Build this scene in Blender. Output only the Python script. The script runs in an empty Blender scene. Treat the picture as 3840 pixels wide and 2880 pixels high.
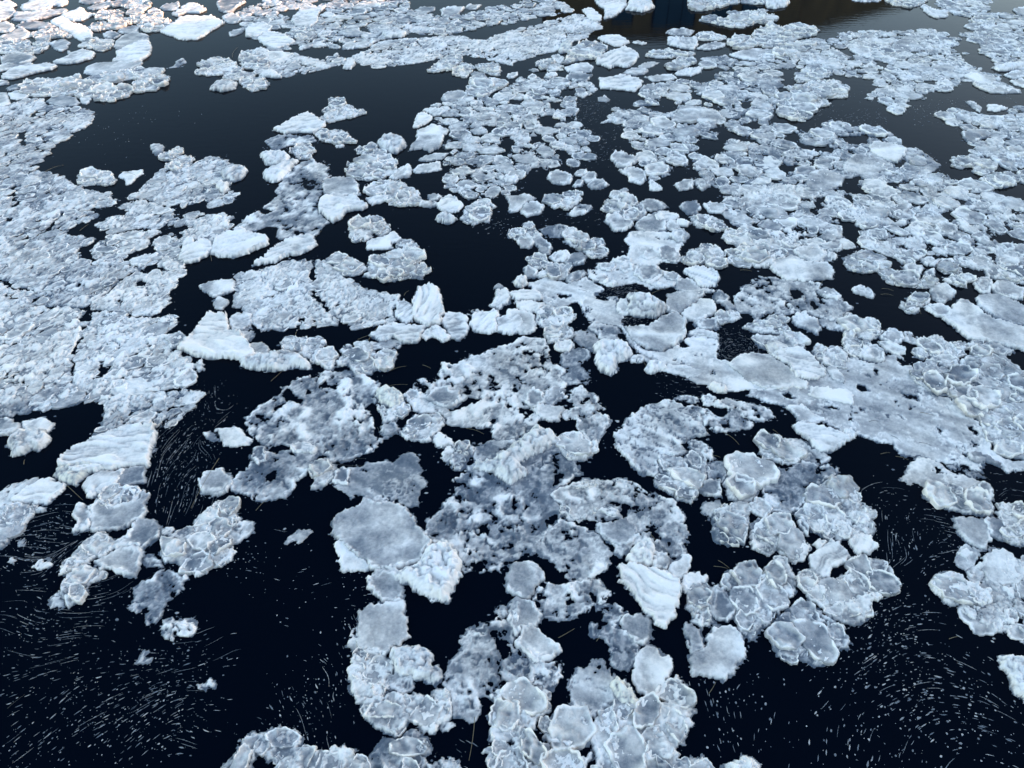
import bpy, math, random
import numpy as np
from mathutils import Vector, Matrix

# ------------------------------------------------------------------ camera
CAM_H = 12.0
PITCH = math.radians(42.0)
VFOV = math.radians(54.0)
F = 384.0 / math.tan(VFOV / 2)          # focal length in 1024x768 pixels
scene = bpy.context.scene
COL = scene.collection
cam_d = bpy.data.cameras.new('camera')
cam = bpy.data.objects.new('camera', cam_d)
COL.objects.link(cam)
cam.location = (0, 0, CAM_H)
cam.rotation_euler = (math.radians(90) - PITCH, 0, 0)
cam_d.sensor_fit = 'VERTICAL'
cam_d.angle = VFOV
cam_d.clip_start = 0.1
cam_d.clip_end = 4000
scene.camera = cam

# ------------------------------------------------------------------ world, sun, exposure
SUN_EL, SUN_AZ = 10.0, 70.0            # azimuth clockwise from the view direction (+Y)
world = bpy.data.worlds.new('World')
scene.world = world
world.use_nodes = True
wn = world.node_tree.nodes
wl = world.node_tree.links
bg = wn['Background']
sky = wn.new('ShaderNodeTexSky')
sky.sky_type = 'NISHITA'
sky.sun_disc = False
sky.sun_elevation = math.radians(SUN_EL)
sky.sun_rotation = math.radians(SUN_AZ)
sky.air_density = 1.0
sky.dust_density = 0.8
sky.ozone_density = 1.25
wl.new(sky.outputs[0], bg.inputs[0])
bg.inputs[1].default_value = 0.13
sun_d = bpy.data.lights.new('sun', 'SUN')
sun_d.energy = 2.0
sun_d.angle = math.radians(0.6)
sun_d.color = (0.80, 0.50, 0.30)
sun = bpy.data.objects.new('sun', sun_d)
COL.objects.link(sun)
_az, _el = math.radians(SUN_AZ), math.radians(SUN_EL)
SUNDIR = Vector((math.sin(_az) * math.cos(_el), math.cos(_az) * math.cos(_el), math.sin(_el)))
sun.rotation_euler = SUNDIR.to_track_quat('Z', 'Y').to_euler()
sun.location = SUNDIR * 60
vs = scene.view_settings
vs.view_transform = 'Standard'
vs.look = 'None'
vs.exposure = 2.42
vs.gamma = 1.0
vs.use_curve_mapping = False

# ------------------------------------------------------------------ helpers
SP, CP = math.sin(PITCH), math.cos(PITCH)


def ground(px, py):
    """photograph pixel (3840x2880) -> point on the water plane"""
    u = (px * 1024 / 3840 - 512) / F
    v = (py * 768 / 2880 - 384) / F
    dz = -SP - v * CP
    dy = CP - v * SP
    t = CAM_H / -dz
    return (u * t, dy * t)


def hash2(ix, iy, seed):
    h = (ix.astype(np.int64) * 374761393 + iy.astype(np.int64) * 668265263 + seed * 2246822519) & 0xFFFFFFFF
    h = ((h ^ (h >> 13)) * 1274126177) & 0xFFFFFFFF
    h = (h ^ (h >> 16)) & 0xFFFFFF
    return h.astype(np.float64) / 16777215.0


def vnoise(x, y, seed=0):
    fx, fy = np.floor(x), np.floor(y)
    tx, ty = x - fx, y - fy
    tx = tx * tx * (3 - 2 * tx)
    ty = ty * ty * (3 - 2 * ty)
    a, b = hash2(fx, fy, seed), hash2(fx + 1, fy, seed)
    c, d = hash2(fx, fy + 1, seed), hash2(fx + 1, fy + 1, seed)
    return (a + (b - a) * tx) * (1 - ty) + (c + (d - c) * tx) * ty


def fbm(x, y, seed=0, octv=3, gain=0.5):
    s, a, n = 0, 1.0, 0
    for k in range(octv):
        s = s + a * vnoise(x * 2 ** k + 17.3 * k, y * 2 ** k - 9.1 * k, seed + k * 131)
        n += a
        a *= gain
    return s / n


def ridge(x, y, seed=0):
    """thin bright lines: 1 on the crest, falling off quickly"""
    n = fbm(x, y, seed, 2)
    return np.clip(1 - np.abs(n - 0.5) * 5.5, 0, 1)


def worley(x, y, cell, seed=0):
    """distance to the nearest and second nearest jittered cell centre (metres), and the cell's random number"""
    gx, gy = x / cell, y / cell
    ix, iy = np.floor(gx), np.floor(gy)
    f1 = np.full(x.shape, 9.0)
    f2 = np.full(x.shape, 9.0)
    rid = np.zeros(x.shape)
    for dx in (-1, 0, 1):
        for dy in (-1, 0, 1):
            cx, cy = ix + dx, iy + dy
            r3 = hash2(cx, cy, seed + 3)
            d = np.hypot(cx + hash2(cx, cy, seed) - gx, cy + hash2(cx, cy, seed + 1) - gy) * (0.8 + 0.4 * r3)
            nw = d < f1
            f2 = np.where(nw, f1, np.minimum(f2, d))
            rid = np.where(nw, hash2(cx, cy, seed + 2), rid)
            f1 = np.where(nw, d, f1)
    return f1 * cell, f2 * cell, rid


def sstep(a, b, x):
    t = np.clip((x - a) / (b - a), 0, 1)
    return t * t * (3 - 2 * t)


def poly_sdf(X, Y, P):
    """signed distance, negative inside"""
    best = np.full(X.shape, 1e9)
    ins = np.zeros(X.shape, bool)
    n = len(P)
    for i in range(n):
        ax, ay = P[i]
        bx, by = P[(i + 1) % n]
        ex, ey = bx - ax, by - ay
        L = ex * ex + ey * ey + 1e-12
        wx, wy = X - ax, Y - ay
        t = np.clip((wx * ex + wy * ey) / L, 0, 1)
        dx, dy = wx - ex * t, wy - ey * t
        best = np.minimum(best, dx * dx + dy * dy)
        if abs(ey) > 1e-12:
            c = ((ay > Y) != (by > Y)) & (X < ex * (Y - ay) / ey + ax)
            ins ^= c
    d = np.sqrt(best)
    return np.where(ins, -d, d)


def line_dist(X, Y, P):
    best = np.full(X.shape, 1e9)
    for i in range(len(P) - 1):
        ax, ay = P[i]
        ex, ey = P[i + 1][0] - ax, P[i + 1][1] - ay
        L = ex * ex + ey * ey + 1e-12
        wx, wy = X - ax, Y - ay
        t = np.clip((wx * ex + wy * ey) / L, 0, 1)
        best = np.minimum(best, (wx - ex * t) ** 2 + (wy - ey * t) ** 2)
    return np.sqrt(best)


def in_poly(x, y, P):
    c = False
    n = len(P)
    for i in range(n):
        ax, ay = P[i]
        bx, by = P[(i + 1) % n]
        if (ay > y) != (by > y) and x < (bx - ax) * (y - ay) / (by - ay) + ax:
            c = not c
    return c


def bbox(P):
    xs, ys = [p[0] for p in P], [p[1] for p in P]
    return min(xs), min(ys), max(xs), max(ys)


def quick_mesh(name, verts, quads, frost=None, mat=None, smooth=True):
    """numpy arrays -> mesh (quads may hold triangles as a list)"""
    me = bpy.data.meshes.new(name)
    nv, nf = len(verts), len(quads)
    k = quads.shape[1]
    me.vertices.add(nv)
    me.vertices.foreach_set('co', np.ascontiguousarray(verts, dtype=np.float32).ravel())
    me.loops.add(nf * k)
    me.loops.foreach_set('vertex_index', np.ascontiguousarray(quads, dtype=np.int32).ravel())
    me.polygons.add(nf)
    me.polygons.foreach_set('loop_start', np.arange(0, nf * k, k, dtype=np.int32))
    me.update(calc_edges=True)
    me.polygons.foreach_set('use_smooth', np.full(nf, smooth, dtype=bool))
    if frost is not None:
        at = me.attributes.new('frost', 'FLOAT', 'POINT')
        at.data.foreach_set('value', np.ascontiguousarray(frost, dtype=np.float32))
    if mat:
        me.materials.append(mat)
    me.validate()
    return me


def link(name, me, parent=None):
    o = bpy.data.objects.new(name, me)
    COL.objects.link(o)
    if parent:
        o.parent = parent
    return o


# ------------------------------------------------------------------ materials
def ice_material(name='frozen_ice', white=(0.98, 0.885, 0.815), pale=(0.81, 0.74, 0.68)):
    m = bpy.data.materials.new(name)
    m.use_nodes = True
    nt = m.node_tree
    N, L = nt.nodes, nt.links
    bs = N['Principled BSDF']
    at = N.new('ShaderNodeAttribute')
    at.attribute_name = 'frost'
    geo = N.new('ShaderNodeNewGeometry')
    oi = N.new('ShaderNodeObjectInfo')

    def math_(op, a, b=None, c=None):
        n = N.new('ShaderNodeMath')
        n.operation = op
        for i, v in enumerate((a, b, c)):
            if v is None:
                continue
            if isinstance(v, (int, float)):
                n.inputs[i].default_value = v
            else:
                L.new(v, n.inputs[i])
        return n.outputs[0]

    def noise(scale, detail, rough=0.6):
        n = N.new('ShaderNodeTexNoise')
        n.inputs['Scale'].default_value = scale
        n.inputs['Detail'].default_value = detail
        n.inputs['Roughness'].default_value = rough
        L.new(geo.outputs['Position'], n.inputs['Vector'])
        return n.outputs['Fac']
    n1 = noise(2.6, 4)
    n2 = noise(22.0, 4, 0.7)
    f = math_('MULTIPLY_ADD', math_('SUBTRACT', n1, 0.5), 0.42, at.outputs['Fac'])
    f = math_('MULTIPLY_ADD', math_('SUBTRACT', n2, 0.5), 0.34, f)
    f = math_('MULTIPLY_ADD', math_('SUBTRACT', oi.outputs['Random'], 0.5), 0.32, f)
    ramp = N.new('ShaderNodeValToRGB')
    L.new(f, ramp.inputs[0])
    e = ramp.color_ramp.elements
    e[0].position, e[0].color = 0.0, (0.085, 0.10, 0.125, 1)
    e[1].position, e[1].color = 1.0, (*white, 1)
    for p, c in ((0.22, (0.175, 0.18, 0.195)), (0.48, (0.465, 0.425, 0.40)), (0.74, pale)):
        x = e.new(p)
        x.color = (*c, 1)
    mx = N.new('ShaderNodeMix')
    mx.data_type = 'RGBA'
    mx.blend_type = 'MULTIPLY'
    L.new(math_('MULTIPLY_ADD', math_('SUBTRACT', noise(0.55, 3), 0.38), 3.2, math_('MULTIPLY_ADD', oi.outputs['Random'], 0.5, -0.25)), mx.inputs['Factor'])
    mx.clamp_factor = True
    L.new(ramp.outputs[0], mx.inputs['A'])
    mx.inputs['B'].default_value = (1.0, 0.955, 0.895, 1)       # patches of older, faintly stained snow
    L.new(mx.outputs['Result'], bs.inputs['Base Color'])
    bs.inputs['Roughness'].default_value = 0.55
    bs.inputs['Specular IOR Level'].default_value = 0.3
    b1 = N.new('ShaderNodeBump')
    b1.inputs['Strength'].default_value = 0.8
    b1.inputs['Distance'].default_value = 0.03
    L.new(noise(14.0, 5, 0.65), b1.inputs['Height'])
    L.new(b1.outputs[0], bs.inputs['Normal'])
    return m


def water_material():
    m = bpy.data.materials.new('dark_river_water')
    m.use_nodes = True
    nt = m.node_tree
    N, L = nt.nodes, nt.links
    bs = N['Principled BSDF']
    bs.inputs['Base Color'].default_value = (0.0003, 0.0019, 0.0052, 1)
    bs.inputs['Roughness'].default_value = 0.03
    bs.inputs['IOR'].default_value = 1.074
    geo = N.new('ShaderNodeNewGeometry')
    mp = N.new('ShaderNodeMapping')
    mp.inputs['Scale'].default_value = (0.8, 2.2, 1)
    L.new(geo.outputs['Position'], mp.inputs['Vector'])
    n = N.new('ShaderNodeTexNoise')
    n.inputs['Scale'].default_value = 2.2
    n.inputs['Detail'].default_value = 4
    L.new(mp.outputs[0], n.inputs['Vector'])
    b = N.new('ShaderNodeBump')
    b.inputs['Strength'].default_value = 0.12
    b.inputs['Distance'].default_value = 0.02
    L.new(n.outputs['Fac'], b.inputs['Height'])
    L.new(b.outputs[0], bs.inputs['Normal'])
    return m


def plain_material(name, col, rough=0.7, scale=3.0, var=0.25):
    m = bpy.data.materials.new(name)
    m.use_nodes = True
    nt = m.node_tree
    N, L = nt.nodes, nt.links
    bs = N['Principled BSDF']
    tc = N.new('ShaderNodeTexCoord')
    n = N.new('ShaderNodeTexNoise')
    n.inputs['Scale'].default_value = scale
    n.inputs['Detail'].default_value = 5
    L.new(tc.outputs['Object'], n.inputs['Vector'])
    r = N.new('ShaderNodeValToRGB')
    L.new(n.outputs['Fac'], r.inputs[0])
    r.color_ramp.elements[0].position = 0.3
    r.color_ramp.elements[1].position = 0.7
    r.color_ramp.elements[0].color = (*[c * (1 - var) for c in col], 1)
    r.color_ramp.elements[1].color = (*[c * (1 + var) for c in col], 1)
    L.new(r.outputs[0], bs.inputs['Base Color'])
    bs.inputs['Roughness'].default_value = rough
    return m


ICE = ice_material()
CREAM = ice_material('stained_snow_ice', (0.97, 0.875, 0.75), (0.81, 0.73, 0.61))
WATER = water_material()

# outlines of the floes, traced on the water plane: style, name or region, corner points
DATA = """
@A1
R tl|0,2 9,1 16,5 12,7 14,10 12,14 6,17 -8,22 -8,2
R tl|17,8 19,5 26,1 38,-1 52,0 60,1 59,4 54,6 48,5 43,8 33,10 20,10
R tl|10,18 15,11 30,11 45,9 56,8 60,9 56,12 48,14 40,16 25,19 13,19
P tl|67,2 74,-1 91,-1 90,2 80,4 72,4
P tl|74,8 80,5 93,2 101,2 98,5 90,8 80,9
C30 tl|82,13 88,10 96,9 106,11 106,15 100,17 87,18 83,16
R tl|53,14 60,11 72,7 74,11 81,13 72,18 63,19 56,17
P tl|13,24 20,20 29,19 42,20 50,24 43,25 30,26 18,25
R tl|43,20 52,14 58,17 64,20 76,24 81,28 80,33 74,37 66,34 62,30 54,27 50,24 45,22
C40 tl|76,25 79,21 87,20 94,20 100,17 110,16 118,14 126,13 124,18 118,20 110,22 100,25 90,26 80,27
P tl|-8,21 6,19 13,22 14,25 10,28 -8,29
P tl|1,33 11,27 20,24 27,28 26,32 19,35 6,36
C35 tl|28,31 33,27 44,25 52,26 60,30 64,33 56,33 48,33 40,34 33,35
P tl|43,39 48,36 56,34 61,37 59,42 53,45 46,43
C35 tl|69,40 76,34 84,33 90,35 99,35 98,40 91,44 85,45 78,42
R tl|45,55 50,52 59,49 58,45 64,46 72,43 83,46 80,51 72,53 66,55 56,56
L =smooth grey plate among white floes near the far upper left|98,41 100,36 108,30 120,28 129,31 129,35 120,38 115,40 108,41 102,44
P tl|89,30 96,27 101,28 105,31 99,34 90,33
P tl|101,28 108,24 118,22 120,24 120,27 112,30 104,29
C40 tl|119,22 128,11 142,11 141,17 138,19 148,18 149,22 138,27 127,28 123,26
C45 tl|100,3 106,0 125,-1 131,4 128,8 124,11 113,14 110,13 113,8 105,6
P tl|126,11 131,7 135,7 140,10 134,12
P tl|138,7 143,4 155,2 156,5 153,9 142,10
R tl|148,13 156,8 162,4 172,4 179,9 172,12 160,12 154,15
R =broad pointed white plate jutting into the dark lead at upper left|137,28 148,22 156,15 168,14 176,15 183,14 195,20 188,24 176,32 169,35 158,35 150,32
P tl|187,4 190,1 205,-1 214,2 206,6 203,10 196,12 189,10
P tl|191,15 198,12 206,13 210,16 206,20 198,21 194,19
P tl|197,29 201,26 211,25 211,28 205,31 199,32
P tl|1,50 10,47 24,47 33,50 26,54 18,56 6,57 1,55
R tl|0,68 10,60 25,58 42,55 50,57 47,60 33,63 20,67 10,69
P tl|-8,58 12,55 27,54 29,57 12,60 -8,64
P tl|-6,69 8,70 8,73 -6,75
P tl|5,77 10,74 18,73 17,77 8,79
P tl|7,82 15,78 24,80 27,83 22,86 15,87 9,86
L tl|-6,80 6,81 10,90 5,93 -6,94
C30 tl|-6,38 6,34 19,36 25,35 27,40 37,33 43,35 42,42 37,45 28,48 20,47 10,47 -6,47
C35 =long pancake raft above the smooth oval floe at far left|18,76 21,71 35,68 56,68 70,67 76,72 88,74 100,76 111,74 116,78 111,84 97,88 85,87 79,85 70,84 52,83 30,84 20,80
L ul|72,64 74,60 83,55 96,54 110,54 125,54 120,58 110,61 96,64 80,66
C40 =long raft with blunt right end reaching into upper left lead|72,69 90,65 108,61 128,60 130,61 141,62 140,66 148,66 148,69 142,73 130,79 116,81 116,76 114,72 118,69 100,71 86,73 76,72
R =pleated white floe rounded at its right end in upper left|100,46 106,43 115,39 122,36 129,36 132,43 129,49 123,53 115,56 96,54 101,50
L =smooth oval white floe resting on the far left ice sheet|41,88 45,84 56,83 67,85 69,89 65,92 53,93 43,91
P ul|69,85 76,82 80,86 75,91 69,89
S28 =far lobe of the big left ice sheet with rounded right end|-10,95 10,90 25,85 38,86 42,91 54,93 70,92 77,94 82,100 80,106 74,111 63,115 60,120 46,126 43,133 37,139 30,142 33,147 20,152 -10,156
T35 =tiny thin ice scraps floating alone in the upper left lead|142,60 150,57 152,53 159,50 162,54 158,58 150,59
C25 ul|168,63 173,60 172,55 182,52 190,50 204,54 206,58 209,62 221,64 221,68 209,69 200,70 194,69 193,65 180,66
W ul|180,78 186,72 196,70 206,72 204,77 193,80
C28 ul|207,73 213,69 225,67 233,71 233,74 228,77 217,80
C35 ul|207,53 211,46 221,43 233,47 233,60 221,61 214,60 209,58
C28 ul|67,153 77,149 85,148 97,150 97,154 102,156 96,160 89,160 72,161 69,158
L ul|102,153 108,149 124,147 124,150 119,153 114,159 109,160 109,157
P =small round floe with a bright bump in upper left lead|130,127 134,125 142,126 142,130 142,133 135,135 131,130
C25 ul|138,137 144,132 154,129 159,128 160,130 157,134 168,137 166,143 160,147 153,147 148,147 135,150 141,146 147,140 140,139
W ul|190,150 200,144 209,144 215,148 210,155 202,158 192,156
W ul|186,163 190,158 197,158 199,164 193,168
@B1
S28 =upper left ice sheet of small fused pancakes bordering the lead|-10,-10 20,-14 33,-19 45,-16 56,-12 64,-7 76,-2 88,1 98,3 100,8 97,12 90,15 84,13 80,11 81,17 87,20 83,24 72,27 65,29 57,36 60,38 70,38 82,40 80,45 71,49 69,57 78,59 80,63 90,65 105,62 115,64 122,67 123,69 115,71 106,74 100,80 93,87 83,93 76,99 72,101 56,99 38,100 25,91 27,85 13,83 4,79 -10,73
S28 =grey wedge of sheet ice right of the forking crack|83,102 76,100 81,94 93,88 101,80 107,74 116,71 127,70 150,68 162,68 160,73 154,77 150,84 146,88 149,94 144,100 140,105 129,107 115,107 100,103
S28 =left edge ice sheet below the long wavy crack|-10,75 4,80 13,84 26,86 24,91 37,101 56,100 71,103 75,102 69,110 75,113 73,118 70,127 64,137 63,147 62,152 60,166 -10,166
S36 =grey ice sheet of long fused plates right of the crack|76,104 83,103 100,104 115,108 129,108 140,106 148,104 157,111 153,115 142,123 155,122 161,123 162,129 159,134 150,137 154,140 169,147 169,157 166,162 172,168 155,170 140,172 123,175 114,174 104,174 93,181 88,183 80,181 61,165 63,152 64,146 65,137 71,127 74,118 80,109
S30 =lowest tongue of the left sheet ending at dark water|-10,166 61,165 80,180 72,181 64,185 52,188 31,189 28,187 24,183 29,188 22,193 9,195 -10,196
S28 =upper ragged raft of fused pancakes beside the upper left lead|110,3 120,0 122,-4 130,-11 135,-16 153,-19 166,-23 172,-26 180,-31 190,-30 201,-24 210,-21 200,-8 198,-2 207,3 203,9 188,14 179,11 176,7 160,13 148,12 136,10 125,6 111,7
S28 =bent raft of fused pancakes behind the two ridged slabs|103,12 111,8 123,6 136,10 146,13 154,20 156,24 164,18 180,19 193,20 203,22 198,26 201,32 194,35 185,42 184,47 178,44 168,42 158,45 156,39 156,34 167,31 150,28 140,29 139,32 122,32 100,36 94,35 81,30 86,26 94,22 106,20 111,17
S26 =oval grey raft of fused pancakes left of the thin black channel|78,52 83,44 98,37 118,34 135,33 140,35 130,41 130,45 122,50 110,55 108,60 105,62 90,65 80,62 85,58 79,55
S26 =grey raft between the black channel and the ridged slab|115,61 117,57 123,54 137,53 133,48 130,47 132,43 140,38 151,36 153,41 157,42 156,56 155,62 161,64 160,67 144,69 140,66 136,61 123,68 116,64
R20 =short ridged white slab with notched top at left middle|155,60 158,47 164,41 168,43 169,46 174,43 180,43 184,47 180,55 172,60 162,62
R25 =long ridged white slab pointing right at left middle|182,53 186,44 190,39 208,33 214,36 232,40 233,46 221,51 204,56 188,57
L lm|173,82 180,78 190,77 203,76 203,80 201,85 193,89 185,91 179,87
L lm|183,98 186,94 190,91 198,95 198,97 192,102 185,100
R-8 =ridged white triangular slab left of the big grey plate|156,137 170,121 180,106 184,106 196,109 200,121 209,123 213,129 219,139 221,142 210,146 193,144 180,144 168,141
R lm|198,112 206,105 215,106 218,111 216,116 208,120 201,120
T20 lm|208,121 216,116 219,124 215,130 210,126
P lm|169,150 175,146 176,153 172,154
P lm|145,125 155,122 161,124 162,129 155,133 148,136
@A2
X40 =far packed ice field across the top left middle|-15,13 -10,6 0,5 8,0 64,-4 130,-4 134,9 160,14 205,6 221,4 236,0 259,0 271,5 276,10 264,12 246,17 221,21 195,24 170,31 148,31 132,30 110,34 97,40 87,42 74,43 58,42 37,40 26,44 12,44 -3,33 -12,25
S34 =long grey ice tongue across the top above the main lead|-4,55 11,50 33,46 56,52 62,50 60,45 72,46 76,52 86,47 97,43 100,39 110,35 132,34 150,32 170,31 176,31 195,35 200,33 221,26 245,21 275,12 281,13 296,19 300,21 295,26 289,29 287,33 277,35 274,37 275,40 266,46 260,44 241,49 225,54 221,58 208,54 196,50 180,49 168,47 160,51 140,55 120,58 104,59 87,55 83,60 76,60 74,57 68,58 52,62 33,66 20,68 4,66 -4,62
P tm|0,18 6,15 14,17 13,21 6,22
R tm|30,19 34,13 40,8 61,6 54,13 54,19 48,24 35,24
P tm|54,14 60,11 66,11 70,14 66,16
R tm|1,34 7,29 15,28 25,30 35,37 27,40 18,43 6,39
R tm|-9,26 -6,22 6,20 15,24 11,29 0,33 -9,32
L tm|2,49 11,45 23,45 33,46 24,52 15,55 5,53
P tm|-4,45 5,41 12,45 6,50 -4,50
W tm|2,66 8,63 15,61 24,67 18,68
P tm|36,42 42,39 51,39 46,42 38,44
P tm|74,41 78,37 83,36 87,39 84,43 77,43
C30 tm|29,29 36,26 48,26 53,31 48,35 36,34
P tm|52,32 58,27 64,26 67,28 64,31 56,33
L tm|70,29 76,27 88,26 100,30 90,32 78,32
L tm|92,4 101,2 109,3 108,7 97,7
L tm|135,10 142,6 154,6 156,9 147,12
P tm|159,9 170,6 181,7 175,13 168,16 160,14
P tm|181,6 185,4 195,5 190,8 183,9
P tm|133,17 140,14 157,15 159,17 148,19 138,18
L tm|97,42 109,37 132,33 132,35 115,40 100,42
W tm|108,30 113,26 122,25 131,29 128,32 112,34
W =white ice boulder on the near edge of the far tongue|75,58 77,54 85,53 86,56 83,60 76,60
C25 =ragged white chunk at the right end of the main upper lead|147,61 154,58 160,51 168,47 179,49 176,55 169,61 154,63
C30 um|169,64 172,58 181,55 188,57 185,64 183,68 176,67
C30 um|189,57 198,55 210,56 212,62 208,66 199,64 193,61
C45 =white floe carrying a cream boulder beside the upper lead|183,64 185,69 188,64 198,63 200,69 210,69 216,72 210,77 200,84 187,83 182,78 184,74
P um|159,86 164,80 177,78 184,83 178,87 168,89 162,88
L um|149,92 156,89 162,90 158,93
R um|143,95 153,93 164,95 159,100 153,101
R um|137,106 140,98 145,97 153,102 149,107 140,111 136,111
L =large smooth pale shield shaped plate right of the upper lead|132,131 138,120 140,113 153,108 168,113 162,119 160,127 150,133 144,129 138,130
L um|139,139 145,135 154,133 166,133 160,138 148,140
L um|135,147 143,142 160,140 159,147 146,150 137,150
R20 =ridged white diamond slab in the upper lead|14,113 25,107 33,102 44,98 49,99 54,104 61,107 56,112 48,116 38,115 24,116
C25 =tall stacked white pancake cluster right of the diamond slab|55,104 60,99 59,96 64,94 63,92 66,90 62,86 74,85 77,86 76,90 83,93 89,96 94,95 95,98 85,102 74,104 64,107 58,105
T15 ul|7,122 20,116 48,117 54,122 48,124 30,126 18,131 13,129
C28 =white pancake cluster just below the diamond slab|49,116 56,113 64,113 71,112 80,115 83,120 89,122 86,124 75,125 62,124 54,121
P ul|68,127 77,125 76,128 69,128
C26 ul|29,131 33,127 46,124 49,128 49,133 44,138 36,138 33,134
W ul|3,134 13,132 25,132 30,136 27,142 18,144 9,143 6,138
W ul|5,151 13,146 29,140 37,139 33,144 30,148 23,156 18,158 9,157
T25 =thin grey sheet with small holes left of the central lead|16,165 23,158 32,145 40,140 50,137 52,142 60,142 63,145 60,149 64,153 60,156 57,166 54,174 55,184 64,192 60,195 50,205 35,206 21,207 18,204 19,199 16,196 10,196 0,200 -12,202 -20,198 -10,190 0,184 4,182 6,186 15,183 6,180 14,174 20,169
L =square smooth white plate above the central lead|57,160 60,156 70,153 85,154 88,160 89,169 76,170 59,169
W =round white lump at the lower right of the upper lead|104,124 109,119 117,117 126,119 130,123 129,128 121,134 110,131
C32 =thick heap of round white pancakes above the central lead|78,148 80,142 87,140 92,134 87,133 88,128 95,126 102,126 108,131 115,135 124,139 122,144 123,150 113,153 100,156 90,156 79,153
P um|116,154 120,149 126,145 133,142 136,147 133,153 120,156
C34 um|93,164 100,158 115,156 128,159 135,164 140,170 126,178 112,172 100,168
@A3
R br|71,1 74,-1 96,-1 100,5 90,14 79,17 80,9 74,5
W br|98,9 100,2 106,-1 118,0 124,7 113,11
R br|60,9 69,7 78,15 76,19 67,18
W =cream coloured ice boulder near the brown reflection|39,45 44,37 49,35 53,38 51,45 42,47
P br|33,49 40,47 46,50 43,56 37,54
C40 um|43,55 53,42 62,38 74,37 82,40 79,47 72,52 61,52 50,55
R br|74,33 80,31 93,31 102,37 96,40 90,41 80,37
P br|103,37 108,35 119,38 113,39
R40 =thick ridged white floe below the dark brown reflection|72,56 74,50 83,45 98,41 106,44 110,49 105,57 100,59 90,57 84,60 78,57
C35 um|19,54 33,51 42,57 44,61 37,62 30,60 24,61
L um|44,59 52,56 64,54 71,58 68,63 56,64 48,62
P um|46,68 49,64 59,63 70,65 64,72 54,71
P um|-4,64 5,62 6,65 1,68 -4,68
P um|13,67 17,64 22,66 20,69 15,69
P um|27,68 30,64 38,63 39,66 32,69
P um|3,69 8,66 13,69 10,72 4,72
P um|14,61 20,59 24,62 18,63
L um|9,74 16,72 27,72 27,76 20,78 12,77
R20 =striated white slab with square ends at upper middle|75,68 85,67 96,65 108,68 114,71 110,77 106,80 96,78 85,78 76,77
P um|95,64 100,60 113,59 119,61 114,65 105,66
L um|114,67 125,65 138,64 143,68 134,70 122,71
P um|109,79 114,74 123,72 125,76 133,79 124,83 113,82
P br|132,29 136,26 148,25 158,27 154,31 140,31
R80 =square ridged slab under the blue and brown reflection|134,39 134,33 148,32 160,33 161,40 157,44 145,42
C35 br|158,29 168,28 180,30 186,34 178,36 166,35 161,32
P br|160,43 164,39 176,36 185,38 184,41 170,44
C40 br|115,49 122,45 132,43 146,44 160,47 156,49 140,50 126,51
C40 br|186,35 198,33 208,36 215,38 208,42 196,43 187,39
P br|197,33 201,30 210,35 204,36
L br|186,48 198,44 214,42 225,44 225,49 210,53 196,51
C35 um|132,59 140,52 156,49 160,53 152,58 140,61
R70 =small vertically ribbed white floe at upper middle right|140,64 150,59 166,58 164,63 155,66 144,66
L um|108,57 115,54 129,54 120,59 113,60
C40 br|154,1 156,-1 197,-1 196,3 184,5 170,9 158,10 152,7
C35 br|198,3 204,0 225,-1 225,4 206,4
C40 br|160,18 170,15 183,17 190,11 205,10 222,13 228,14 227,18 221,21 206,20 205,23 190,24 175,21
C35 br|207,29 216,25 224,23 235,24 249,21 258,23 265,27 261,31 251,32 247,34 233,41 221,42 210,39 208,34
P br|209,10 214,8 222,9 218,12
X38 =lacy pancake field between the upper lead and mid channel|-68,102 -58,90 -37,84 -20,84 -7,77 5,70 20,66 28,69 44,66 56,72 70,72 74,78 70,80 62,86 60,90 56,100 62,112 70,113 69,117 79,118 78,120 65,123 69,137 62,139 59,144 40,142 30,148 25,145 16,146 10,154 4,166 -12,172 -30,172 -48,168 -56,164 -62,160 -58,152 -54,148 -60,141 -54,134 -60,126 -56,118 -53,109 -64,108
X40 =lacy grey ice raft right of the narrow mid channel|74,108 82,103 88,93 100,93 104,95 112,93 126,96 134,99 140,96 144,91 160,92 176,95 185,104 178,110 170,113 180,115 176,120 165,120 159,126 150,123 162,128 156,135 150,133 148,139 154,144 138,144 142,150 128,154 118,158 117,150 110,142 111,135 114,129 105,128 100,121 95,116 98,111 90,108 86,106
X40 =pancake field right of the striated slab at upper middle|108,78 116,74 123,72 134,71 150,69 162,72 175,69 172,66 176,63 183,61 175,58 165,58 160,52 172,48 186,49 200,54 215,52 235,60 244,60 249,63 245,66 243,70 232,71 230,78 231,84 228,94 226,102 221,106 231,107 246,110 254,115 266,110 270,106 278,103 291,109 305,109 321,110 330,116 338,121 331,125 346,128 359,134 365,140 361,146 354,151 340,158 320,163 300,160 275,164 250,160 225,163 200,160 185,164 171,160 165,158 154,153 144,150 160,143 152,138 152,134 165,128 162,122 176,121 182,115 180,112 187,105 179,95 161,91 145,90 140,93 126,90 115,93 105,92 104,89 116,86
P um|84,138 88,132 93,131 100,134 110,137 108,141 100,146 92,145
P um|91,148 105,145 116,149 116,156 111,160 101,157 100,152
P um|53,152 57,147 64,146 65,150 60,153
P =large oval pancake with bright rim left of the mid channel|30,154 32,149 40,148 52,153 51,159 43,160 34,159
P um|51,161 56,156 62,156 60,161 54,162
P um|60,155 66,148 73,150 72,156 65,159
P um|64,161 70,156 79,155 84,160 76,164 68,164
P um|-6,152 4,152 6,154 4,159 -6,159
P um|91,166 95,163 100,163 100,166 96,168
P um|117,158 120,156 130,162 129,165 119,165
P um|139,160 148,156 158,156 156,164 144,165
P um|157,158 160,154 170,156 171,161 164,165
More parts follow.
